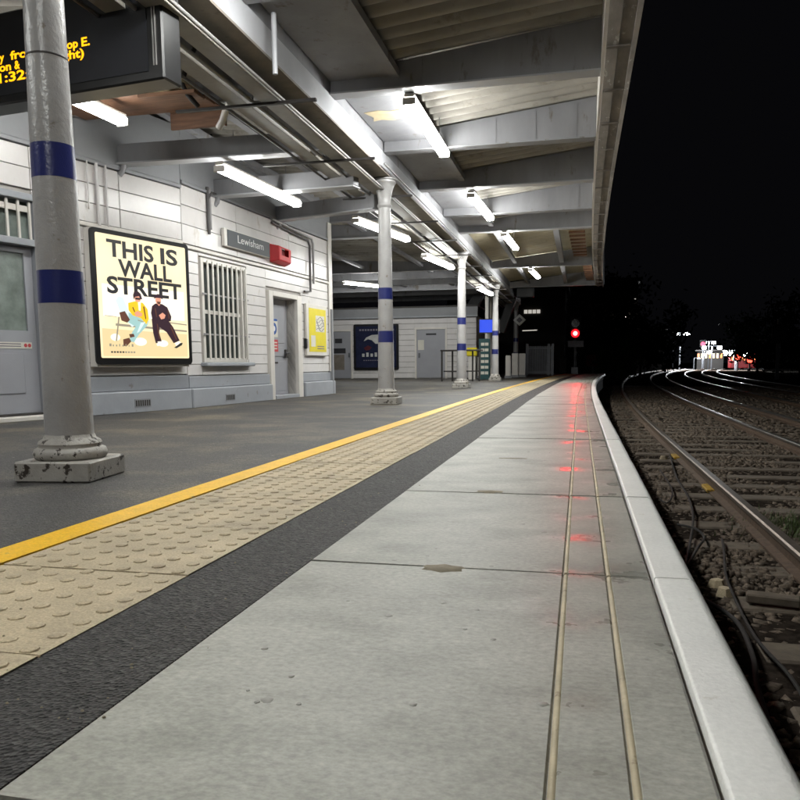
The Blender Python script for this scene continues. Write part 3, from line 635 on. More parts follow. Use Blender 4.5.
for a, b, fr in (((120, 166), (325, 155), FL), ((215, 198), (352, 190), FR), ((277, 222), (374, 212), FR)):   # beams square to the building front
    p = onf(*a, fr); q = onx(*b, GX0-.002); q[2] += .045; p[2] += .02; q = q+(q-p)*(.03 if a[0] > 0 else -.06); d_ = (q-p); d_[2] = 0; d_ /= np.linalg.norm(d_); t_ = np.array([-d_[1], d_[0], 0])*.06
    m = MB(); m.hexa([tuple(v) for v in (p-t_, q-t_, q+t_, p+t_)]+[tuple(v+np.array([0, 0, hh])) for v, hh in ((p-t_, .21), (q-t_, .21), (q+t_, .21), (p+t_, .21))]); m.build('beam', 'beam_grey', cn, bevel=.008)
    t2_ = t_*1.5; m = MB(); m.hexa([tuple(v+np.array([0, 0, -.018])) for v in (p-t2_, q-t2_, q+t2_, p+t2_)]+[tuple(v+np.array([0, 0, -.001])) for v in (p-t2_, q-t2_, q+t2_, p+t2_)]); m.build('beam_flange', 'girder_paint', cn)
    m = MB().tube([tuple(p+np.array([.03, 0, .17])), tuple(p+np.array([.05, 0, .0])), tuple(p+np.array([.04, -.02, -.08])), tuple(p+np.array([.0, -.03, -.13]))], .035, 8); m.build('beam_bracket', 'beam_grey', cn, smooth=60)
for y in (24.5, 26.3, 30.5, 33.0): MB().box(-12, GX0-.001, y-.06, y+.06, 3.25, 3.48).build('beam', 'beam_grey', cn, bevel=.006)
# corrugated sheets, one per bay and side
def sheet(y0, y1, xa, xb, za, zb, amp=.026, pitch=.148, cv=False):
    m = MB(); n = int((y1-y0)/pitch*12); vs = []
    NX = 2
    for k in range(n+1):
        y = y0+(y1-y0)*k/n; w_ = amp*math.tanh(1.8*math.sin(2*math.pi*(y-y0)/pitch))
        for j in range(NX+1):
            t = j/NX; x = xa+(xb-xa)*t+(curve(y)*t if cv else 0); vs.append((x, y, za+(zb-za)*t+w_))
    fs = [(k*(NX+1)+j, k*(NX+1)+j+1, (k+1)*(NX+1)+j+1, (k+1)*(NX+1)+j) for k in range(n) for j in range(NX)]
    return m.add(vs, fs)
ED = [-4]+RB
for i in range(len(ED)-1):
    y0, y1 = ED[i], ED[i+1]
    flat = y0 > 16
    o = sheet(y0, y1, GX1-.1, XE+.02, 3.50, 3.80, .006 if flat else .055, .235, True).build('roof_sheet', 'panel_cream' if flat else 'sheet', cn, smooth=80)
    xw = min(wallx(y0), wallx(y1))-.05; yy1 = y1
    o = sheet(y0, yy1, GX0+.1, xw, 3.50, ztop(xw), .05, .235).build('roof_sheet', 'sheet', cn, smooth=80)
sheet(28.7, 36, GX0+.1, -12, 3.50, ztop(-12), .02, .3).build('roof_sheet', 'panel_cream', cn, smooth=80)
# longitudinal purlins
for x, z in ((-1.86, 3.44), (-3.6, 3.46)):
    for i in range(len(ED)-1): MB().box(x-.05, x+.05, ED[i]+.06, ED[i+1]-.06, z-.05, z+.03).build('purlin', 'beam_grey', cn)
for i in range(4, len(ED)-1):
    for x in (-4.7, -4.0) if ED[i] < 13 else (-4.6, -6.4, -8.4): MB().box(x-.05, x+.05, ED[i]+.06, ED[i+1]-.06, 3.40, 3.47).build('purlin', 'beam_grey', cn)
# soffit infill over the first right-hand strip beside the girder (plain grey boarding)
for i in range(3, 8):
    MB().box(GX1+.002, GX1+.62, ED[i]+.06, ED[i+1]-.06, 3.415, 3.43).build('soffit_board', 'beam_grey', cn)
bp_ = [(-2.47, 8.92), (-2.30, 8.88), (-2.18, 8.93), (-2.05, 8.90), (-2.03, 9.02), (-2.10, 9.10), (-2.06, 9.17), (-2.2, 9.25), (-2.33, 9.2), (-2.44, 9.24), (-2.40, 9.1)]
MB().add([(x, y, 3.409) for x, y in bp_]+[(x, y, 3.4145) for x, y in bp_], [tuple(range(11)), tuple(range(21, 10, -1))]+[(i, (i+1) % 11, (i+1) % 11+11, i+11) for i in range(11)]).build('bare_patch', 'plaster', cn)
# fascia and gutter along the track edge, following the curve
YC = [y for y in np.linspace(-4, 28.75, 26)]
ec = lambda y: curve(y)
MB().sweep([(XE, 3.27), (XE+.03, 3.27), (XE+.03, 3.83), (XE, 3.83)], YC, ec).build('fascia_inner', 'trim_white', cn)
MB().sweep([(XE+.031, 3.25), (XE+.13, 3.235), (XE+.13, 3.30), (XE+.031, 3.30)], YC, ec).build('gutter_soffit', 'fascia_brown', cn)
MB().sweep([(XE+.131, 3.26), (XE+.235, 3.25), (XE+.235, 3.32), (XE+.131, 3.32)], YC, ec).build('gutter_soffit', 'fascia_brown', cn)
MB().sweep([(XE+.236, 3.215), (XE+.275, 3.205), (XE+.30, 3.4), (XE+.30, 3.95), (XE+.236, 3.95)], YC, ec).build('fascia_outer', 'fascia_brown', cn)
for y in np.arange(5, 28.5, 1.1): MB().box(XE+curve(y)+.032, XE+curve(y)+.234, y-.02, y+.02, 3.222, 3.234).build('gutter_strap', 'fascia_brown', cn)
# dark timber slats seen in the last bays
for y in np.arange(23.3, 28.4, .55): MB().box(-.18+curve(y), .08+curve(y), y-.09, y+.09, 3.42, 3.46).build('slat', 'timber', cn)
for y in np.arange(17.2, 22.4, .55): MB().box(-.38+curve(y), -.02+curve(y), y-.09, y+.09, 3.46, 3.50).build('slat', 'timber', cn)
for y0, y1 in ((16.7, 22.7), (22.9, 28.6)): MB().box(-.62, -.50, y0, y1, 3.36, 3.50).build('purlin', 'beam_grey', cn)

# ---- columns
def column():
    c = thing('iron_column', (0, 0, 0), '', 'column', 'iron columns carrying the canopy')
    pr = [(.185, .0), (.185, .095)]
    m = MB().box(-.19, .19, -.19, .19, 0, .10); m.build('plinth', 'col_chipped', c, bevel=.008)
    MB().lathe([(.162, .101), (.172, .112), (.174, .13), (.166, .15), (.148, .158), (.146, .168), (.150, .176), (.144, .188), (.124, .20), (.1165, .22)], n=36).build('base_moulding', 'col_chipped', c, smooth=50)
    def rad(z): return .115-.0125*(z-.2)
    MB().lathe([(rad(z), z) for z in np.linspace(.2, 2.69, 24)], n=36, cap=False).build('shaft', 'col_paint', c, smooth=60)
    MB().lathe([(.0845, 2.66), (.095, 2.675), (.101, 2.69), (.095, 2.705), (.086, 2.72), (.089, 2.78), (.104, 2.86), (.125, 2.93), (.148, 2.975), (.160, 2.985), (.160, 3.0), (.150, 3.004), (.150, 3.012), (.172, 3.02), (.172, 3.036)], n=36).build('capital', 'col_paint', c, smooth=40)
    for z0, z1 in ((.855, 1.01), (1.44, 1.595)):
        MB().lathe([(rad(z0)+.0012, z0), (rad(z1)+.0012, z1)], n=36, cap=False).build('blue_band', 'blue_band', c, smooth=60)
    return c
c0 = column(); cols = [(-2.475, 3.36), (-2.635, 10.5), (-2.645, 17.65), (-2.66, 25.0), (-2.60, 32.4)]
LB = ['nearest grey iron column with two blue bands, in front of the departure board', 'second grey iron column, standing in front of the dark poster',
      'third grey iron column, beside the black railing', 'fourth grey iron column, beside the blue information screen', 'farthest grey iron column, carrying a diamond sign']
for i, (x, y) in enumerate(cols):
    c = c0 if i == 0 else copy_tree(c0); c.location = (x, y, 0); c['label'] = LB[i]
    c.rotation_euler.z = (R(8), R(3), R(0), R(2), 0)[i]
ORG[c0.name] = (cols[0][0], cols[0][1], 0)
pb = c0.children[0]
MB().lathe([(.0933, 1.985), (.0955, 1.99), (.0931, 1.995)], (cols[0][0], cols[0][1], 0), 30, False).build('strap', 'dark_iron', c0, smooth=60)

# ---- fluorescent fittings
def fitting():
    f = thing('fluorescent_light', (0, 0, 0), '', 'light', 'fluorescent lights under the canopy')
    MB().box(-.054, .054, -1.05, 1.05, .038, .08).build('housing', 'trim_white', f, bevel=.01)
    MB().lathe([(.006, .07), (.006, .5)], (0, -.7, 0), 8).build('hanger', 'conduit', f); MB().lathe([(.006, .07), (.006, .5)], (0, .7, 0), 8).build('hanger', 'conduit', f)
    prof = [(-.053, .0375), (-.068, .027), (-.068, .005), (-.055, -.022), (-.03, -.033), (.03, -.033), (.055, -.022), (.068, .005), (.068, .027), (.053, .0375)]
    MB().sweep(prof, [-1.03, 1.03], lambda y: 0).build('diffuser', 'tube', f, smooth=50)
    for s_ in (-1, 1): MB().box(-.067, .067, s_*1.043-.011, s_*1.043+.011, -.035, .034).build('end_cap', 'trim_white', f, bevel=.006)
    return f
f0 = fitting()
LT = [(-1.74, 9.05, 3.2, 0, 'long bright tube light nearest the camera over the platform edge side'),
      (-1.70, 13.6, 3.2, 2, 'second tube light on the platform edge side'), (-1.55, 17.5, 3.2, 2, 'third tube light on the platform edge side'),
      (-1.38, 23.8, 3.2, 3, 'last tube light on the platform edge side'), (-4.63, 6.27, 3.0, 4, 'tube light partly hidden by the nearest column'),
      (-3.92, 9.34, 2.75, 4, 'long tube light above the name sign'), (-3.23, 12.75, 2.75, 10, 'tube light half hidden behind the second column'),
      (-2.95, 16.4, 2.68, 6, 'small tube light between second and third columns'), (-6.5, 23.6, 3.0, 28, 'low tube light in front of the dark poster wall'),
      (-2.80, 23.3, 2.68, 4, 'tiny tube light left of the fourth column'),
      (-8.2, 26.7, 3.40, 90, 'tube light tucked behind a beam above the far grey doors'), (-5.2, 26.7, 3.40, 90, 'tube light tucked behind a beam left of the fourth column'),
      (-1.76, 4.55, 3.2, 0, 'tube light overhead just above the frame'), (-1.76, .1, 3.2, 0, 'tube light overhead behind the camera'), (-4.9, 1.9, 3.0, 8, 'tube light behind the nearest column out of frame')]
for i, (x, y, z, a, lb) in enumerate(LT):
    f = f0 if i == 0 else copy_tree(f0); f.location = (x, y, z); f.rotation_euler.z = -R(a); f['label'] = lb
    if x < -3:                                   # the row along the building is dimmer
        d_ = [c for c in f.children if c.name.startswith('diffuser')][0]; d_.data = d_.data.copy(); d_.data.materials[0] = MATS['tube_wall']

# ---- cable trays under the canopy and their brackets
for x, z, lb in ((-2.74, 2.885, 'grey cable tray running close beside the canopy girder'), (-3.06, 2.90, 'second grey cable tray, farther from the girder')):
    t = thing('cable_tray', (x, 5, z), lb, 'cable tray', 'cable trays under the canopy')
    MB().box(x-.07, x+.07, 4.6, 33, z, z+.012).build('tray_base', 'tray', t)
    for s in (-1, 1): MB().box(x+s*.076-.006, x+s*.076+.006, 4.6, 33, z, z+.06).build('tray_side', 'tray', t)
for k in range(12):
    y = 6.75+k*2.0; t = thing('tray_bracket', (-2.9, y, 2.85), ('nearest' if k == 0 else '%s' % ('second', 'third', 'fourth', 'fifth', 'sixth', 'seventh', 'eighth', 'ninth', 'tenth', 'eleventh', 'farthest')[k-1])+' thin dark iron bracket crossing under the cable trays', 'bracket', 'iron brackets under the cable trays')
    MB().box(-3.65 if k < 2 else -3.3, -2.3, y-.018, y+.018, 2.852, 2.874).build('angle_iron', 'dark_iron', t)
    MB().tube([(-2.9, y, 2.87), (-2.9, y, 3.46)], .008).build('hanger_rod', 'dark_iron', t)
for x, z, r, lb in ((-2.62, 2.893, .015, 'thin grey conduit beside the inner cable tray'), (-2.90, 2.89, .016, 'dark conduit running between the two cable trays'), (-3.2, 2.89, .014, 'outermost dark conduit beside the cable trays'), (-2.48, 3.09, .014, 'thin conduit on the track side of the girder')):
    tag(MB().tube([(x, 4.6 if x < -2.6 else 9.9, z), (x, 14, z+.004), (x, 24, z-.003), (x, 33, z)], r, 8).build('ceiling_conduit', 'conduit' if x > -3 else 'conduit_dark', smooth=60), lb, 'conduit', 'conduits under the canopy')
tag(MB().tube([(-2.42, 6.1, 3.32), (-2.42, 6.1, 2.86)], .022, 10).build('hanging_rod', 'girder_paint', smooth=50), 'short pale rod hanging beside the girder at the top of the picture', 'rod')
for i, (pts, r, lb) in enumerate((
    ([(-3.72, 6.6, 3.42), (-3.80, 6.55, 3.25), (-3.72, 6.5, 3.14), (-3.55, 6.5, 3.12), (-3.42, 6.55, 3.2), (-3.36, 6.6, 3.36)], .028, 'thick black cable looping under the near tray'),
    ([(-3.78, 7.2, 3.40), (-3.80, 7.15, 3.26), (-3.72, 7.1, 3.14), (-3.66, 7.2, 3.05)], .024, 'black cable dropping beside the brown timber boxing'),
    ([(-3.45, 7.5, 3.3), (-3.42, 7.5, 3.16), (-3.36, 7.5, 3.1), (-3.30, 7.6, 3.16)], .02, 'thin black cable curling by the nearest bracket'))):
    tag(MB().tube(pts, r, 8).build('hanging_cable', 'black_rubber', smooth=60), lb, 'cable', 'black cables under the canopy')
tag(MB().tube([(-3.62, 7.55, 2.95), (-3.55, 7.5, 3.0), (-3.52, 7.5, 3.08), (-3.45, 7.45, 3.14)], .035, 8).build('pipe_elbow', 'trim_white', smooth=60), 'pale bent pipe end under the nearest bracket', 'pipe')
# brown timber boxing and stained plaster behind the departure board
MB().box(-7.4, GX0-.03, 7.62, 7.74, 3.24, 3.44).build('beam', 'beam_grey', cn, bevel=.008)
tb = thing('timber_boxing', (-4.4, 7.3, 3.15), 'brown timber boxing under the roof behind the departure board', 'timber boxing')
for k in range(4): MB().box(-5.3, -4.25, 6.95+k*.21, 7.15+k*.21, 3.18+.012*k, 3.215+.012*k).build('plank', 'timber', tb, bevel=.004)
for k in range(3): MB().box(-4.22, -3.62, 7.05+k*.22, 7.26+k*.22, 3.13+.02*k, 3.165+.02*k).build('plank', 'timber', tb, bevel=.004)
MB().box(-4.25, -3.62, 7.72, 7.75, 3.02, 3.2).build('plank', 'timber', tb, bevel=.004)
pl = MB().box(-5.2, -3.75, 6.9, 7.4, 3.26, 3.29).build('soffit_plate', 'plaster', bevel=.006); tag(pl, 'stained cream soffit plate just behind the departure board', 'panel')
# ---- departure board
BD = Frame((-2.72, 4.85, 0), (-.992, .126)); BD.n = np.array([-.126, -.992, 0.0])
db = thing('departure_board', BD.p(.8, 0, 2.38), 'black hanging departure board with yellow dot letters at the top left', 'departure board')
MB().fbox(BD, -.02, 2.2, -.2, -.002, 2.43, 3.05).build('board_case', 'black_plastic', db, bevel=.012)
MB().fbox(BD, .1, 2.14, .0, .004, 2.49, 3.0).build('display', 'screen', db)
for u in (.3, 1.8): MB().tube([BD.p(u, -.11, 3.02), BD.p(u, -.11, 3.5)], .025).build('hanger', 'dark_iron', db)
for u in (.03, .05): MB().fbox(BD, u, u+.008, 0, .006, 2.52, 2.92).build('case_trim', 'metal_trim', db)
def bu(px): return (-2.72-ony(px, 60, 5.0)[0])/.992
def bzz(px, py): return ony(px, py, 5.0)[2]
for body, p0, p1, z, sz in (('y', -2, 3, bzz(18, 58.5), .078), ('from', 10, 40, bzz(18, 58.5), .078), ('Stop', 64, 85, bzz(18, 58.5), .078), ('E.', 89, 98, bzz(18, 58.5), .078),
                            ('on', -3, 10, bzz(18, 68.7), .078), ('&', 14, 20, bzz(18, 68.7), .078), ('night)', 58, 91, bzz(18, 68.7), .078), ('01:32:', -17, 29, bzz(18, 80), .09)):
    text('led_text', body, 'led', BD, bu(p0), .0045, z, sz, db, thick=.001, bold=.002, flip=True, width=bu(p0)-bu(p1))
# ---- grey panel at the building corner
pg = thing('corner_panel', (-4.75, 14.75, 0), 'narrow pale grey panel standing beyond the building corner', 'panel')
c = gz(330.5, 394); MB().box(c[0]-.28, c[0]+.03, c[1]+.1, c[1]+.16, 0, 1.6).build('board', 'eave_grey', pg, bevel=.006)
MB().box(c[0]-.26, c[0]-.2, c[1]+.161, c[1]+.2, 0, 1.6).build('post', 'steel', pg)

# ================================================================== FAR BUILDING across the concourse
FY = 29.5
FF = Frame((-9.9, FY, 0), (1, 0))              # u to the right, out towards the camera
fb = thing('concourse_building', (-7, FY, 0), 'low white boarded building across the concourse with two grey doors', 'building')
MB().box(-13, -3.85, FY+.012, FY+4, -.01, 2.36).build('wall', 'wall_back', fb)
boards(FF, .02, 2.32, .21, [(-3, .2, 0, 9), (1.15, 3.66, 0, 9), (4.92, 6.04, 0, 9), (.201, 1.149, 1.93, 9), (3.661, 4.919, 1.95, 9)], 'wall_white', fb, (-.011, .022), .016)
MB().box(-13, -3.8, FY-.10, FY-.023, 2.33, 2.70).build('fascia', 'eave_grey', fb, bevel=.01)
MB().box(-13, -3.8, FY-.13, FY-.1, 2.33, 2.38).build('fascia_trim', 'lilac_grey', fb)
MB().box(-13, -3.8, FY-.1, FY+4, 2.705, 2.76).build('roof', 'dark_iron', fb)
def fdoor(u0, u1, zt, lab):
    MB().fbox(FF, u0, u0+.07, -.01, .05, 0, zt).fbox(FF, u1-.07, u1, -.01, .05, 0, zt).fbox(FF, u0+.07, u1-.07, -.01, .05, zt-.07, zt).build('door_surround', 'trim_white', fb)
    d = MB().fbox(FF, u0+.072, u1-.072, -.011, .018, .03, zt-.072).build('door', 'door_grey', fb); return d
d = fdoor(.2, 1.15, 1.93, ''); MB().fbox(FF, .42, .72, .0185, .022, 1.4, 1.58).build('door_notice', 'dark_print', d)
MB().fbox(FF, .34, .86, .0185, .022, 1.0, 1.2).build('door_notice', 'dark_print', d); MB().fbox(FF, .30, .80, .0185, .021, .35, .95).build('worn_patch', 'flange_dirty', d)
MB().fbox(FF, .98, 1.03, .0185, .06, .85, 1.02).build('door_handle', 'steel', d)
d = fdoor(3.66, 4.92, 1.95, ''); MB().fbox(FF, 4.1, 4.5, .0185, .022, 1.66, 1.73).build('door_notice', 'dark_print', d)
MB().fbox(FF, 3.78, 4.02, .0185, .022, 1.1, 1.48).build('door_notice', 'paper', d); MB().fbox(FF, 3.80, 3.86, .0185, .06, .8, .98).build('door_handle', 'steel', d)
dp = thing('dark_poster', FF.p(2.1, .03, .33), 'dark navy poster with a pale curved shape in a black frame on the far wall', 'poster')
MB().prism(rr_(1.21, 3.02, .34, 2.12, .06), FF, .03, .075).build('poster_frame', 'bezel_black', dp)
q = MB().fbox(FF, 1.30, 2.93, .0755, .079, .44, 2.04).build('print', 'navy_print', dp)
MB().prism([(1.62, 1.46), (1.72, 1.60), (1.95, 1.70), (2.3, 1.72), (2.4, 1.5), (2.3, 1.36), (2.1, 1.36), (1.95, 1.5), (1.8, 1.54)], FF, .0795, .081).build('printed_shape', 'pale_print', q)
MB().prism([(1.62, 1.2), (1.8, 1.3), (1.95, 1.22), (1.85, 1.12), (1.7, 1.1)], FF, .0795, .081).build('printed_shape', 'maroon_print', q)
for u in np.arange(1.45, 2.8, .11): MB().fbox(FF, u, u+.075, .0795, .081, 1.86, 1.93).build('small_print', 'ink_print', q)
for k, u in enumerate(np.arange(1.55, 2.7, .17)): MB().fbox(FF, u, u+.10, .0795, .081, .86, 1.02 if k % 2 else .98).build('small_print', 'pale_print', q)
for u in np.arange(1.6, 2.7, .09): MB().fbox(FF, u, u+.06, .0795, .081, .70, .735).build('small_print', 'ink_print', q)

# ================================================================== THINGS AT THE FAR END
# black railing
c = gz(441, 381.5); rl = thing('black_railing', (c[0]+.5, c[1], 0), 'black tubular railing between the grey door and the third column', 'railing')
x0, y0 = c[0], c[1]
for k, x in enumerate((0, .30, .62, .95, 1.2)): MB().box(x0+x, x0+x+.05, y0+.25*(k % 2), y0+.25*(k % 2)+.05, 0, .95).build('post', 'dark_iron', rl)
MB().box(x0-.02, x0+1.30, y0-.02, y0+.33, .951, 1.0).build('top_rail', 'dark_iron', rl, bevel=.008)
MB().box(x0+.06, x0+1.19, y0+.11, y0+.14, .30, .34).build('mid_rail', 'dark_iron', rl)
# leaflet rack
c = gz(484, 379.5); k_ = thing('leaflet_rack', (c[0], c[1], 0), 'teal leaflet rack with rows of white leaflets beyond the third column', 'leaflet rack')
MB().box(c[0]-.19, c[0]+.19, c[1], c[1]+.3, 0, 1.42).build('rack_body', 'teal', k_, bevel=.01)
for i in range(6):
    for s in (-.09, .05): MB().box(c[0]+s-.02, c[0]+s+.1, c[1]-.02, c[1]-.001, .18+i*.2, .28+i*.2).build('leaflet', 'paper', k_)
# yellow grit bin on a stand behind the column
c = gz(471, 379.5); yb = thing('yellow_bin', (c[0], c[1], 0), 'small yellow bin on a white stand right of the third column', 'bin')
MB().box(c[0]-.16, c[0]+.2, c[1], c[1]+.3, .82, 1.12).build('bin_body', 'yellow_print', yb, bevel=.03); MB().box(c[0]-.1, c[0]+.14, c[1]+.05, c[1]+.25, 0, .82).build('stand', 'trim_white', yb)
# pale inner column and the dark gate frame with raking struts
c = gz(488, 379); ic = thing('inner_post', (c[0], c[1], 0), 'plain pale post behind the fourth column', 'post')
MB().lathe([(.16, 0), (.17, .35), (.12, .40), (.12, 3.25)], (c[0], c[1], 0), 20).build('shaft', 'trim_white', ic, smooth=50); MB().box(c[0]-.2, c[0]+.2, c[1]-.2, c[1]+.2, 0, .12).build('plinth', 'trim_white', ic, bevel=.01)
y1 = 30.6
kf = thing('stair_canopy', (-2.6, y1, 0), 'black raking stair canopy frames either side of the fourth column', 'stair canopy')
def q2(px, py): p = ony(px, py, y1); return (p[0], p[2])
for poly in ([(462, 312), (479, 287), (486, 289), (472, 318)], [(497, 331), (512, 285), (519, 290), (504, 333)]):
    P = [q2(*a) for a in poly]; n = 4
    MB().add([(x, y1, z) for x, z in P]+[(x, y1+.5, z) for x, z in P], [(0,1,2,3), (7,6,5,4)]+[(i, i+4, (i+1) % 4+4, (i+1) % 4) for i in range(4)]).build('raking_beam', 'signal_black', kf)
P = [q2(*a) for a in ((470, 318), (478, 318), (478, 345), (470, 345))]
MB().box(P[0][0], P[1][0], y1, y1+.2, P[2][1], P[0][1]).build('side_panel', 'signal_black', kf)
# blue information screen
c = ony(489, 326, 27.5); bs_ = thing('information_screen', (c[0], 27.5, c[2]-.3), 'bright blue information screen hanging left of the fourth column', 'screen')
MB().box(c[0]-.36, c[0]+.36, 27.5, 27.62, c[2]-.25, c[2]+.25).build('case', 'black_plastic', bs_); MB().box(c[0]-.33, c[0]+.18, 27.494, 27.499, c[2]-.22, c[2]+.22).build('display', 'screen_blue', bs_)
MB().box(c[0]+.19, c[0]+.33, 27.494, 27.499, c[2]-.22, c[2]+.22).build('side_display', 'screen_pale', bs_)
MB().tube([(c[0], 27.56, c[2]+.25), (c[0], 27.56, 3.3)], .03).build('hanger', 'dark_iron', bs_)
# diamond sign on the farthest column
c = ony(519.5, 320, 32.2); ds = thing('diamond_sign', (c[0], 32.2, c[2]-.3), 'white diamond sign fixed to the farthest column', 'sign')
f_ = Frame((c[0], 32.2, c[2]), (1, 0))
MB().prism([(0, -.24), (.26, 0), (0, .24), (-.26, 0)], f_, 0, .02).build('plate', 'print_white', ds); MB().prism([(0, -.12), (.13, 0), (0, .12), (-.13, 0)], f_, .0205, .023).build('symbol', 'ink_print', ds)
# hanging dark sign box
c = ony(525, 291, 29.2); hb = thing('hanging_box', (c[0], 29.2, c[2]-.2), 'dark box hanging at the end of the canopy', 'display box')
MB().box(c[0]-.32, c[0]+.32, 29.2, 29.5, c[2]-.22, c[2]+.22).build('case', 'black_plastic', hb, bevel=.02); MB().tube([(c[0], 29.3, c[2]+.22), (c[0], 29.3, c[2]+.75)], .04).build('hanger', 'conduit', hb)
# white casing around the last column's foot, and low white posts
for i, (px, py, h_, w_, lb) in enumerate(((508, 378.3, .85, .09, 'white post right of the fourth column'), (515, 377.6, .95, .12, 'white post just left of the farthest column'), (522, 377.2, .95, .12, 'white post just right of the farthest column'), (479.5, 378.5, .8, .07, 'white post behind the leaflet rack'))):
    c = gz(px, py); t = thing('white_post', (c[0], c[1], 0), lb, 'post', 'white posts near the last columns')
    MB().box(c[0]-w_, c[0]+w_, c[1]-w_, c[1]+w_, 0, h_).build('post_body', 'trim_white', t, bevel=.02); MB().box(c[0]-w_-.03, c[0]+w_+.03, c[1]-w_-.03, c[1]+w_+.03, 0, .1).build('post_base', 'eave_grey', t, bevel=.01)
# steel gate and fence beyond the canopy
g0 = gz(528, 375.5); gt = thing('steel_gate', (g0[0], g0[1], 0), 'grey steel barred gate at the far end of the platform', 'gate')
YG = g0[1]; xa, xb = g0[0], ony(551, 370, YG)[0]; hz = ony(540, 346, YG)[2]
for k in range(17): x = xa+(xb-xa)*k/16; MB().box(x-.018, x+.018, YG, YG+.03, .05, hz).build('bar', 'steel', gt)
for x in (xa-.06, (xa+xb)/2+.4, xb+.06): MB().box(x-.05, x+.05, YG-.02, YG+.06, 0, hz+.1).build('post', 'steel', gt)
for z in (.15, hz-.1): MB().box(xa, xb, YG+.031, YG+.06, z-.03, z+.03).build('rail', 'steel', gt)
# dark hut behind with strip of lit windows and an outside tube
c = ony(531, 312, 40.0)
hut = thing('dark_building', (c[0]-1, 44, 0), 'dark building beyond the gate with a strip of lit windows', 'building')
MB().box(c[0]-5, c[0]+1.6, 44.2, 50, -1, 4.6).build('wall', 'tower', hut); MB().box(c[0]-5.2, c[0]+1.8, 44.0, 50.2, 4.6, 4.8).build('roof', 'dark_iron', hut)
w0 = ony(524, 313.5, 44.1); w1 = ony(541, 309.5, 44.1)
for k in range(4):
    xa_ = w0[0]+(w1[0]-w0[0])*k/4; o = MB().box(xa_, xa_+(w1[0]-w0[0])*.2, 44.14, 44.195, w0[2], w1[2]).build('window', 'lit_window', hut)
c = ony(530, 330.5, 34.0); tl = copy_tree(f0); tl.location = (c[0], 34.0, c[2]); tl.rotation_euler = (0, 0, R(60)); tl.scale = (.5, .36, .5); 
for ch in tl.children:
    if ch.name.startswith('diffuser'): ch.data = ch.data.copy(); ch.data.materials[0] = MATS['lit_window']
tl['label'] = 'dim tube light beyond the farthest column over the gate'
# ---- red signal
c = gz(574.5, 374.0); sx, sy = c[0], c[1]
sgp = thing('signal_post', (sx, sy, 0), 'railway signal showing a bright red light at the platform end', 'signal')
lz = ony(574.5, 333.5, sy)[2]
MB().lathe([(.08, 0), (.08, lz-.2)], (sx, sy, 0), 14).build('post', 'steel', sgp, smooth=50); MB().box(sx-.17, sx+.17, sy-.15, sy+.15, 0, .35).build('post_base', 'steel', sgp, bevel=.01)
MB().box(sx-.28, sx+.28, sy-.09, sy+.20, lz-.30, lz+.80).build('head', 'signal_black', sgp, bevel=.04)
for dz in (0, .50):
    m = MB(); P = []
    for k in range(13): a = R(-20+220*k/12); P.append((math.cos(a)*.235, math.sin(a)*.235))
    m.add([(sx+x, sy-.092, lz+dz+z) for x, z in P]+[(sx+x, sy-.32, lz+dz+z) for x, z in P], [(i, i+1, i+14, i+13) for i in range(12)]).build('hood', 'signal_black', sgp, smooth=60)
    ld = Frame((sx, sy-.091, lz+dz), (1, 0)); ln_ = disc(ld, 0, 0, .20, 0, .02).build('lens', 'signal_halo' if dz == 0 else 'dark_glass', sgp)  # red lens disc widened and glowing to imitate the lamp's halo
    if dz == 0: disc(ld, 0, 0, .11, .0205, .03).build('lamp', 'signal_red', ln_)
sl_ = bpy.data.lights.new('signal_beam', 'SPOT'); sl_.color = (1, .01, .015); sl_.energy = 700; sl_.spot_size = R(6.0); sl_.spot_blend = .8; sl_.shadow_soft_size = .10
so = bpy.data.objects.new('signal_beam', sl_); COL.objects.link(so); so.parent = sgp; so.location = (0, -.36, lz); so.rotation_euler = (Vector((-.05, 11.5, 0))-Vector((sx, sy-.36, lz))).to_track_quat('-Z', 'Y').to_euler()
np_ = MB().box(sx-.36, sx+.42, sy-.14, sy-.10, lz-.68, lz-.36).build('number_plate', 'ink_print', sgp)
# small dark cabinet beside the signal
c = gz(568, 374); tag(MB().box(c[0]-.45, c[0]-.1, c[1]+1, c[1]+1.5, 0, .8).build('cabinet', 'tower', bevel=.02), 'dark equipment cabinet left of the signal post', 'cabinet')
c = ony(593, 361, 60); ob = thing('red_sign', (c[0], 60, -1), 'dim reddish round topped board past the signal', 'sign')
MB().box(c[0]-.06, c[0]+.06, 60, 60.1, -1.05, c[2]-.3).build('post', 'steel', ob); MB().prism(rr_(-.5, .5, -.4, .45, .2), Frame((c[0], 60, c[2]), (1, 0)), 0, .05).build('board', 'red_print', ob)  # board coloured plain red

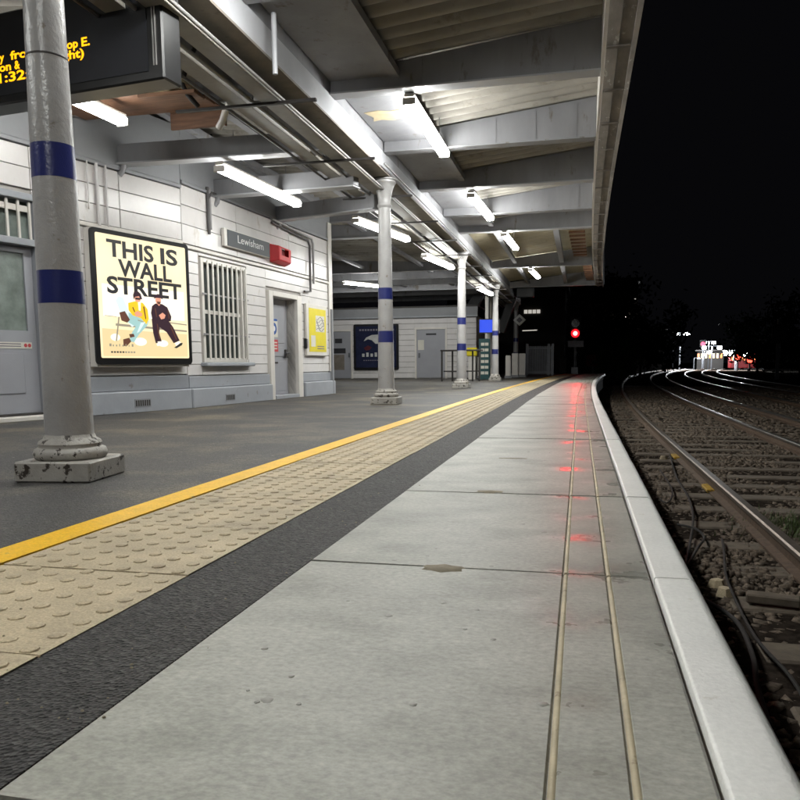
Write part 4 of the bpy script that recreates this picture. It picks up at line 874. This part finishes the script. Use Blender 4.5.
# ================================================================== DARK DISTANCE
def tree(px, py_base, Y, h_, w_, mat, lb, n=2600, leaf=.16, seed=1):
    rr = random.Random(seed); b = ony(px, py_base, Y); x, z0 = b[0], -1.05
    t = thing('tree', (x, Y, z0), lb, 'tree', 'trees beyond the platform')
    m = MB(); m.tube([(x, Y, z0), (x+.1, Y, z0+h_*.3), (x-.05, Y, z0+h_*.62)], [.05*h_*.4, .04*h_*.4, .02*h_*.4], 8)
    for k in range(7):
        a = rr.uniform(0, 6.3); q = z0+h_*rr.uniform(.25, .55); r_ = w_*rr.uniform(.25, .42); m.tube([(x, Y, q), (x+r_*.5*math.cos(a), Y+r_*.5*math.sin(a), q+h_*.14), (x+r_*math.cos(a), Y+r_*math.sin(a), q+h_*.24)], [.03*h_*.3, .02*h_*.3, .006*h_*.3], 6)
    m.build('trunk', 'bark', t, smooth=60)
    m = MB(); cl = []
    for k in range(26): a = rr.uniform(0, 6.3); e = rr.random()**.5; cl.append((x+w_*.45*e*math.cos(a), Y+w_*.45*e*math.sin(a), z0+h_*rr.uniform(.28, .92)*(1-.12*e), rr.uniform(.10, .2)*w_))
    for k in range(n):
        c = cl[rr.randrange(len(cl))]; p = [c[i]+rr.gauss(0, c[3]*.55) for i in range(3)]; u = Vector((rr.gauss(0, 1), rr.gauss(0, 1), rr.gauss(0, 1))).normalized(); v = u.orthogonal().normalized()
        l = leaf*rr.uniform(.6, 1.3); P = Vector(p); m.add([P-u*l, P+v*l*.5, P+u*l, P-v*l*.5], [(0,1,2,3)])
    m.build('crown', mat, t); return t
tree(615, 372, 56, 3.6, 3.0, 'leaf', 'small green tree lit up past the platform end', 1800, .13, 3)
tree(640, 372, 75, 7.5, 9, 'leaf_dark', 'dark tree silhouette left of the tall lamp', 1800, .3, 4)
tree(600, 372, 80, 11, 10, 'leaf_dark', 'dark tree silhouette behind the signal', 1800, .3, 5)
tree(757, 372, 95, 7, 7, 'leaf', 'bushy green tree right of the floodlights', 2600, .26, 6)
tree(800, 372, 80, 8, 9, 'leaf_dark', 'dark tree silhouette at the right edge', 2200, .28, 8)
# tower blocks
def block(px0, px1, ptop, Y, lb, lit, nf, nc):
    a = ony(px0, 372, Y); b = ony(px1, 372, Y); top = ony(px0, ptop, Y)[2]
    t = thing('tower_block', ((a[0]+b[0])/2, Y, -1), lb, 'building', 'dark buildings on the skyline')
    MB().box(a[0], b[0], Y, Y+18, -1.05, top).build('wall', 'tower', t); MB().box(a[0]-.3, b[0]+.3, Y-.3, Y+18.3, top, top+.6).build('parapet', 'tower', t)
    W = b[0]-a[0]; fh = (top-2)/nf
    for i in range(nf):
        for j in range(nc):
            x = a[0]+W*(j+.3)/nc; z = 1.5+i*fh
            MB().box(x, x+W/nc*.5, Y-.06, Y-.01, z, z+fh*.5).build('window', 'lit_window' if (i, j) in lit else 'dark_glass', t)
block(560, 636, 284, 120, 'tall dark tower block rising behind the signal', {(6, 6)}, 8, 7)
block(632, 664, 330, 130, 'lower dark block right of the tall tower block', set(), 4, 4)
o = ony(626, 317, 119); wl = thing('wall_lamp', (o[0], 119.8, o[2]), 'small bright lamp high on the dark tower block', 'lamp')
MB().box(o[0]-.25, o[0]+.3, 119.3, 119.9, o[2]-.2, o[2]+.3).build('lens', 'lit_lamp', wl, bevel=.05); MB().box(o[0]-.3, o[0]+.35, 119.3, 119.9, o[2]+.31, o[2]+.42).build('hood', 'signal_black', wl)
# lamps on masts
def lamp(px, py, Y, mat, lb, sz=.5, arms=2, dbl=.9, tall=.1):
    p = ony(px, py, Y); x, z = p[0], p[2]
    t = thing('lamp_post', (x, Y, -1.05), lb, 'lamp post', 'distant lamps along the line')
    MB().lathe([(.14, -1.05), (.09, z)], (x, Y, 0), 10).build('mast', 'steel', t, smooth=60)
    for s in ((-1, 1) if arms == 2 else (1,)):
        MB().box(min(x, x+s*dbl), max(x, x+s*dbl), Y-.05, Y+.05, z-.02, z+.05).build('arm', 'steel', t)
        MB().lathe([(sz*math.sin(math.pi*(j+.35)/7.7), -.03-tall*(1-math.cos(math.pi*(j+.35)/7.7))/2) for j in range(7, -1, -1)], (x+s*dbl, Y, z), 12).build('lens', mat, t, smooth=60); MB().box(x+s*dbl-sz-.03, x+s*dbl+sz+.03, Y-.33, Y+.33, z-.02, z+.12).build('head', 'signal_black', t, bevel=.03)
lamp(680.5, 333, 140, 'lamp_white', 'tall twin headed lamp post left of the bright lights', .6, tall=.3)
lamp(709, 341.5, 170, 'lamp_white', 'highest lamp in the bright cluster down the line', .42, tall=.5)
lamp(712, 346, 150, 'lamp_white', 'middle lamp in the bright cluster down the line', .42, tall=.55, dbl=1.3)
lamp(704, 351, 160, 'lamp_white', 'lowest lamp in the bright cluster down the line', .4, 1, tall=.5)
lamp(736, 350.5, 130, 'lamp_flood', 'brightest floodlight down the line, right of the cluster', .75, 2, 1.2, .8)
lamp(674, 331, 190, 'lamp_warm', 'small dim lamp left of the tall twin lamp', .3, 1)
lamp(694, 358, 160, 'lamp_white', 'low pale lamp between tall lamp and bright cluster', .22, 1)
# far signals and lit buildings at the junction
for px, py, Y, mat, lb in ((703, 344, 165, 'lamp_pink', 'pinkish red signal left of the bright lamp cluster'), (738, 357, 128, 'lamp_red', 'red signal light under the floodlight'), (750, 360, 126, 'lamp_red', 'dim red signal right of the floodlight')):
    p = ony(px, py, Y); t = thing('distant_signal', (p[0], Y, -1), lb, 'signal', 'distant red signals')
    MB().box(p[0]-.1, p[0]+.1, Y, Y+.2, -1.05, p[2]-.3).build('post', 'steel', t); MB().box(p[0]-.6, p[0]+.6, Y+.02, Y+.4, p[2]-.6, p[2]+.8).build('head', 'signal_black', t)
    disc(Frame((p[0], Y+.019, p[2]), (1, 0)), 0, 0, .42, 0, .05).build('lens', mat, t)
a = ony(697, 362, 175); b = ony(724, 353, 175); ht = thing('lit_platform_building', (a[0], 175, -1), 'small brightly lit building under the lamp cluster', 'building')
MB().box(a[0], b[0], 175.2, 181, -1.05, b[2]+.4).build('wall', 'tower', ht); MB().box(a[0]-.5, b[0]+.5, 174.4, 181.4, b[2]+.41, b[2]+.7).build('roof', 'dark_iron', ht)
for k in range(7): x = a[0]+(b[0]-a[0])*(k+.1)/7; MB().box(x, x+(b[0]-a[0])/7*.5, 175.1, 175.19, a[2]+.8, b[2]-.1).build('window', 'lamp_warm' if k % 3 else 'lamp_orange', ht)
a = ony(731, 361, 150); b = ony(756, 355.5, 150); tr = thing('distant_train', (a[0], 150, -1), 'distant train with orange lit windows under the floodlight', 'train')
MB().box(a[0], b[0], 150.1, 153, -.6, b[2]+.6).build('body', 'red_dark', tr, bevel=.1)
for k in range(8): x = a[0]+(b[0]-a[0])*(k+.2)/8; MB().box(x, x+(b[0]-a[0])/8*.6, 150.03, 150.095, a[2]+.1, b[2]).build('window', 'lamp_orange', tr)
for k in range(4): MB().box(a[0]+1+k*1.3, a[0]+1.7+k*1.3, 150.3, 152.7, -1.05, -.62).build('bogie', 'signal_black', tr)
# tall bare mast on the right and a pale fence across the distance
p = gz(777, 380, RZ-.2); ms = thing('line_mast', (p[0], p[1], -1.0), 'dark bare mast standing on the right of the tracks', 'mast')
tz = ony(777, 319, p[1])[2]; MB().box(p[0]-.13, p[0]+.13, p[1], p[1]+.26, -1.05, tz).build('mast', 'steel', ms); MB().box(p[0]-.5, p[0]+.5, p[1]-.1, p[1]+.3, tz-1.8, tz-.4).build('equipment_box', 'signal_black', ms, bevel=.03)
a = ony(624, 363.6, 105); b = ony(668, 363.4, 105); pf_ = thing('pale_fence', (a[0], 105, -1), 'long low pale fence across the tracks in the distance', 'fence')
MB().box(a[0], b[0], 105, 105.08, a[2]-.12, a[2]+.12).build('rail', 'trim_white', pf_)
for k in range(9): x = a[0]+(b[0]-a[0])*k/8; MB().box(x-.05, x+.05, 105.081, 105.16, -1.05, a[2]+.1).build('post', 'steel', pf_)
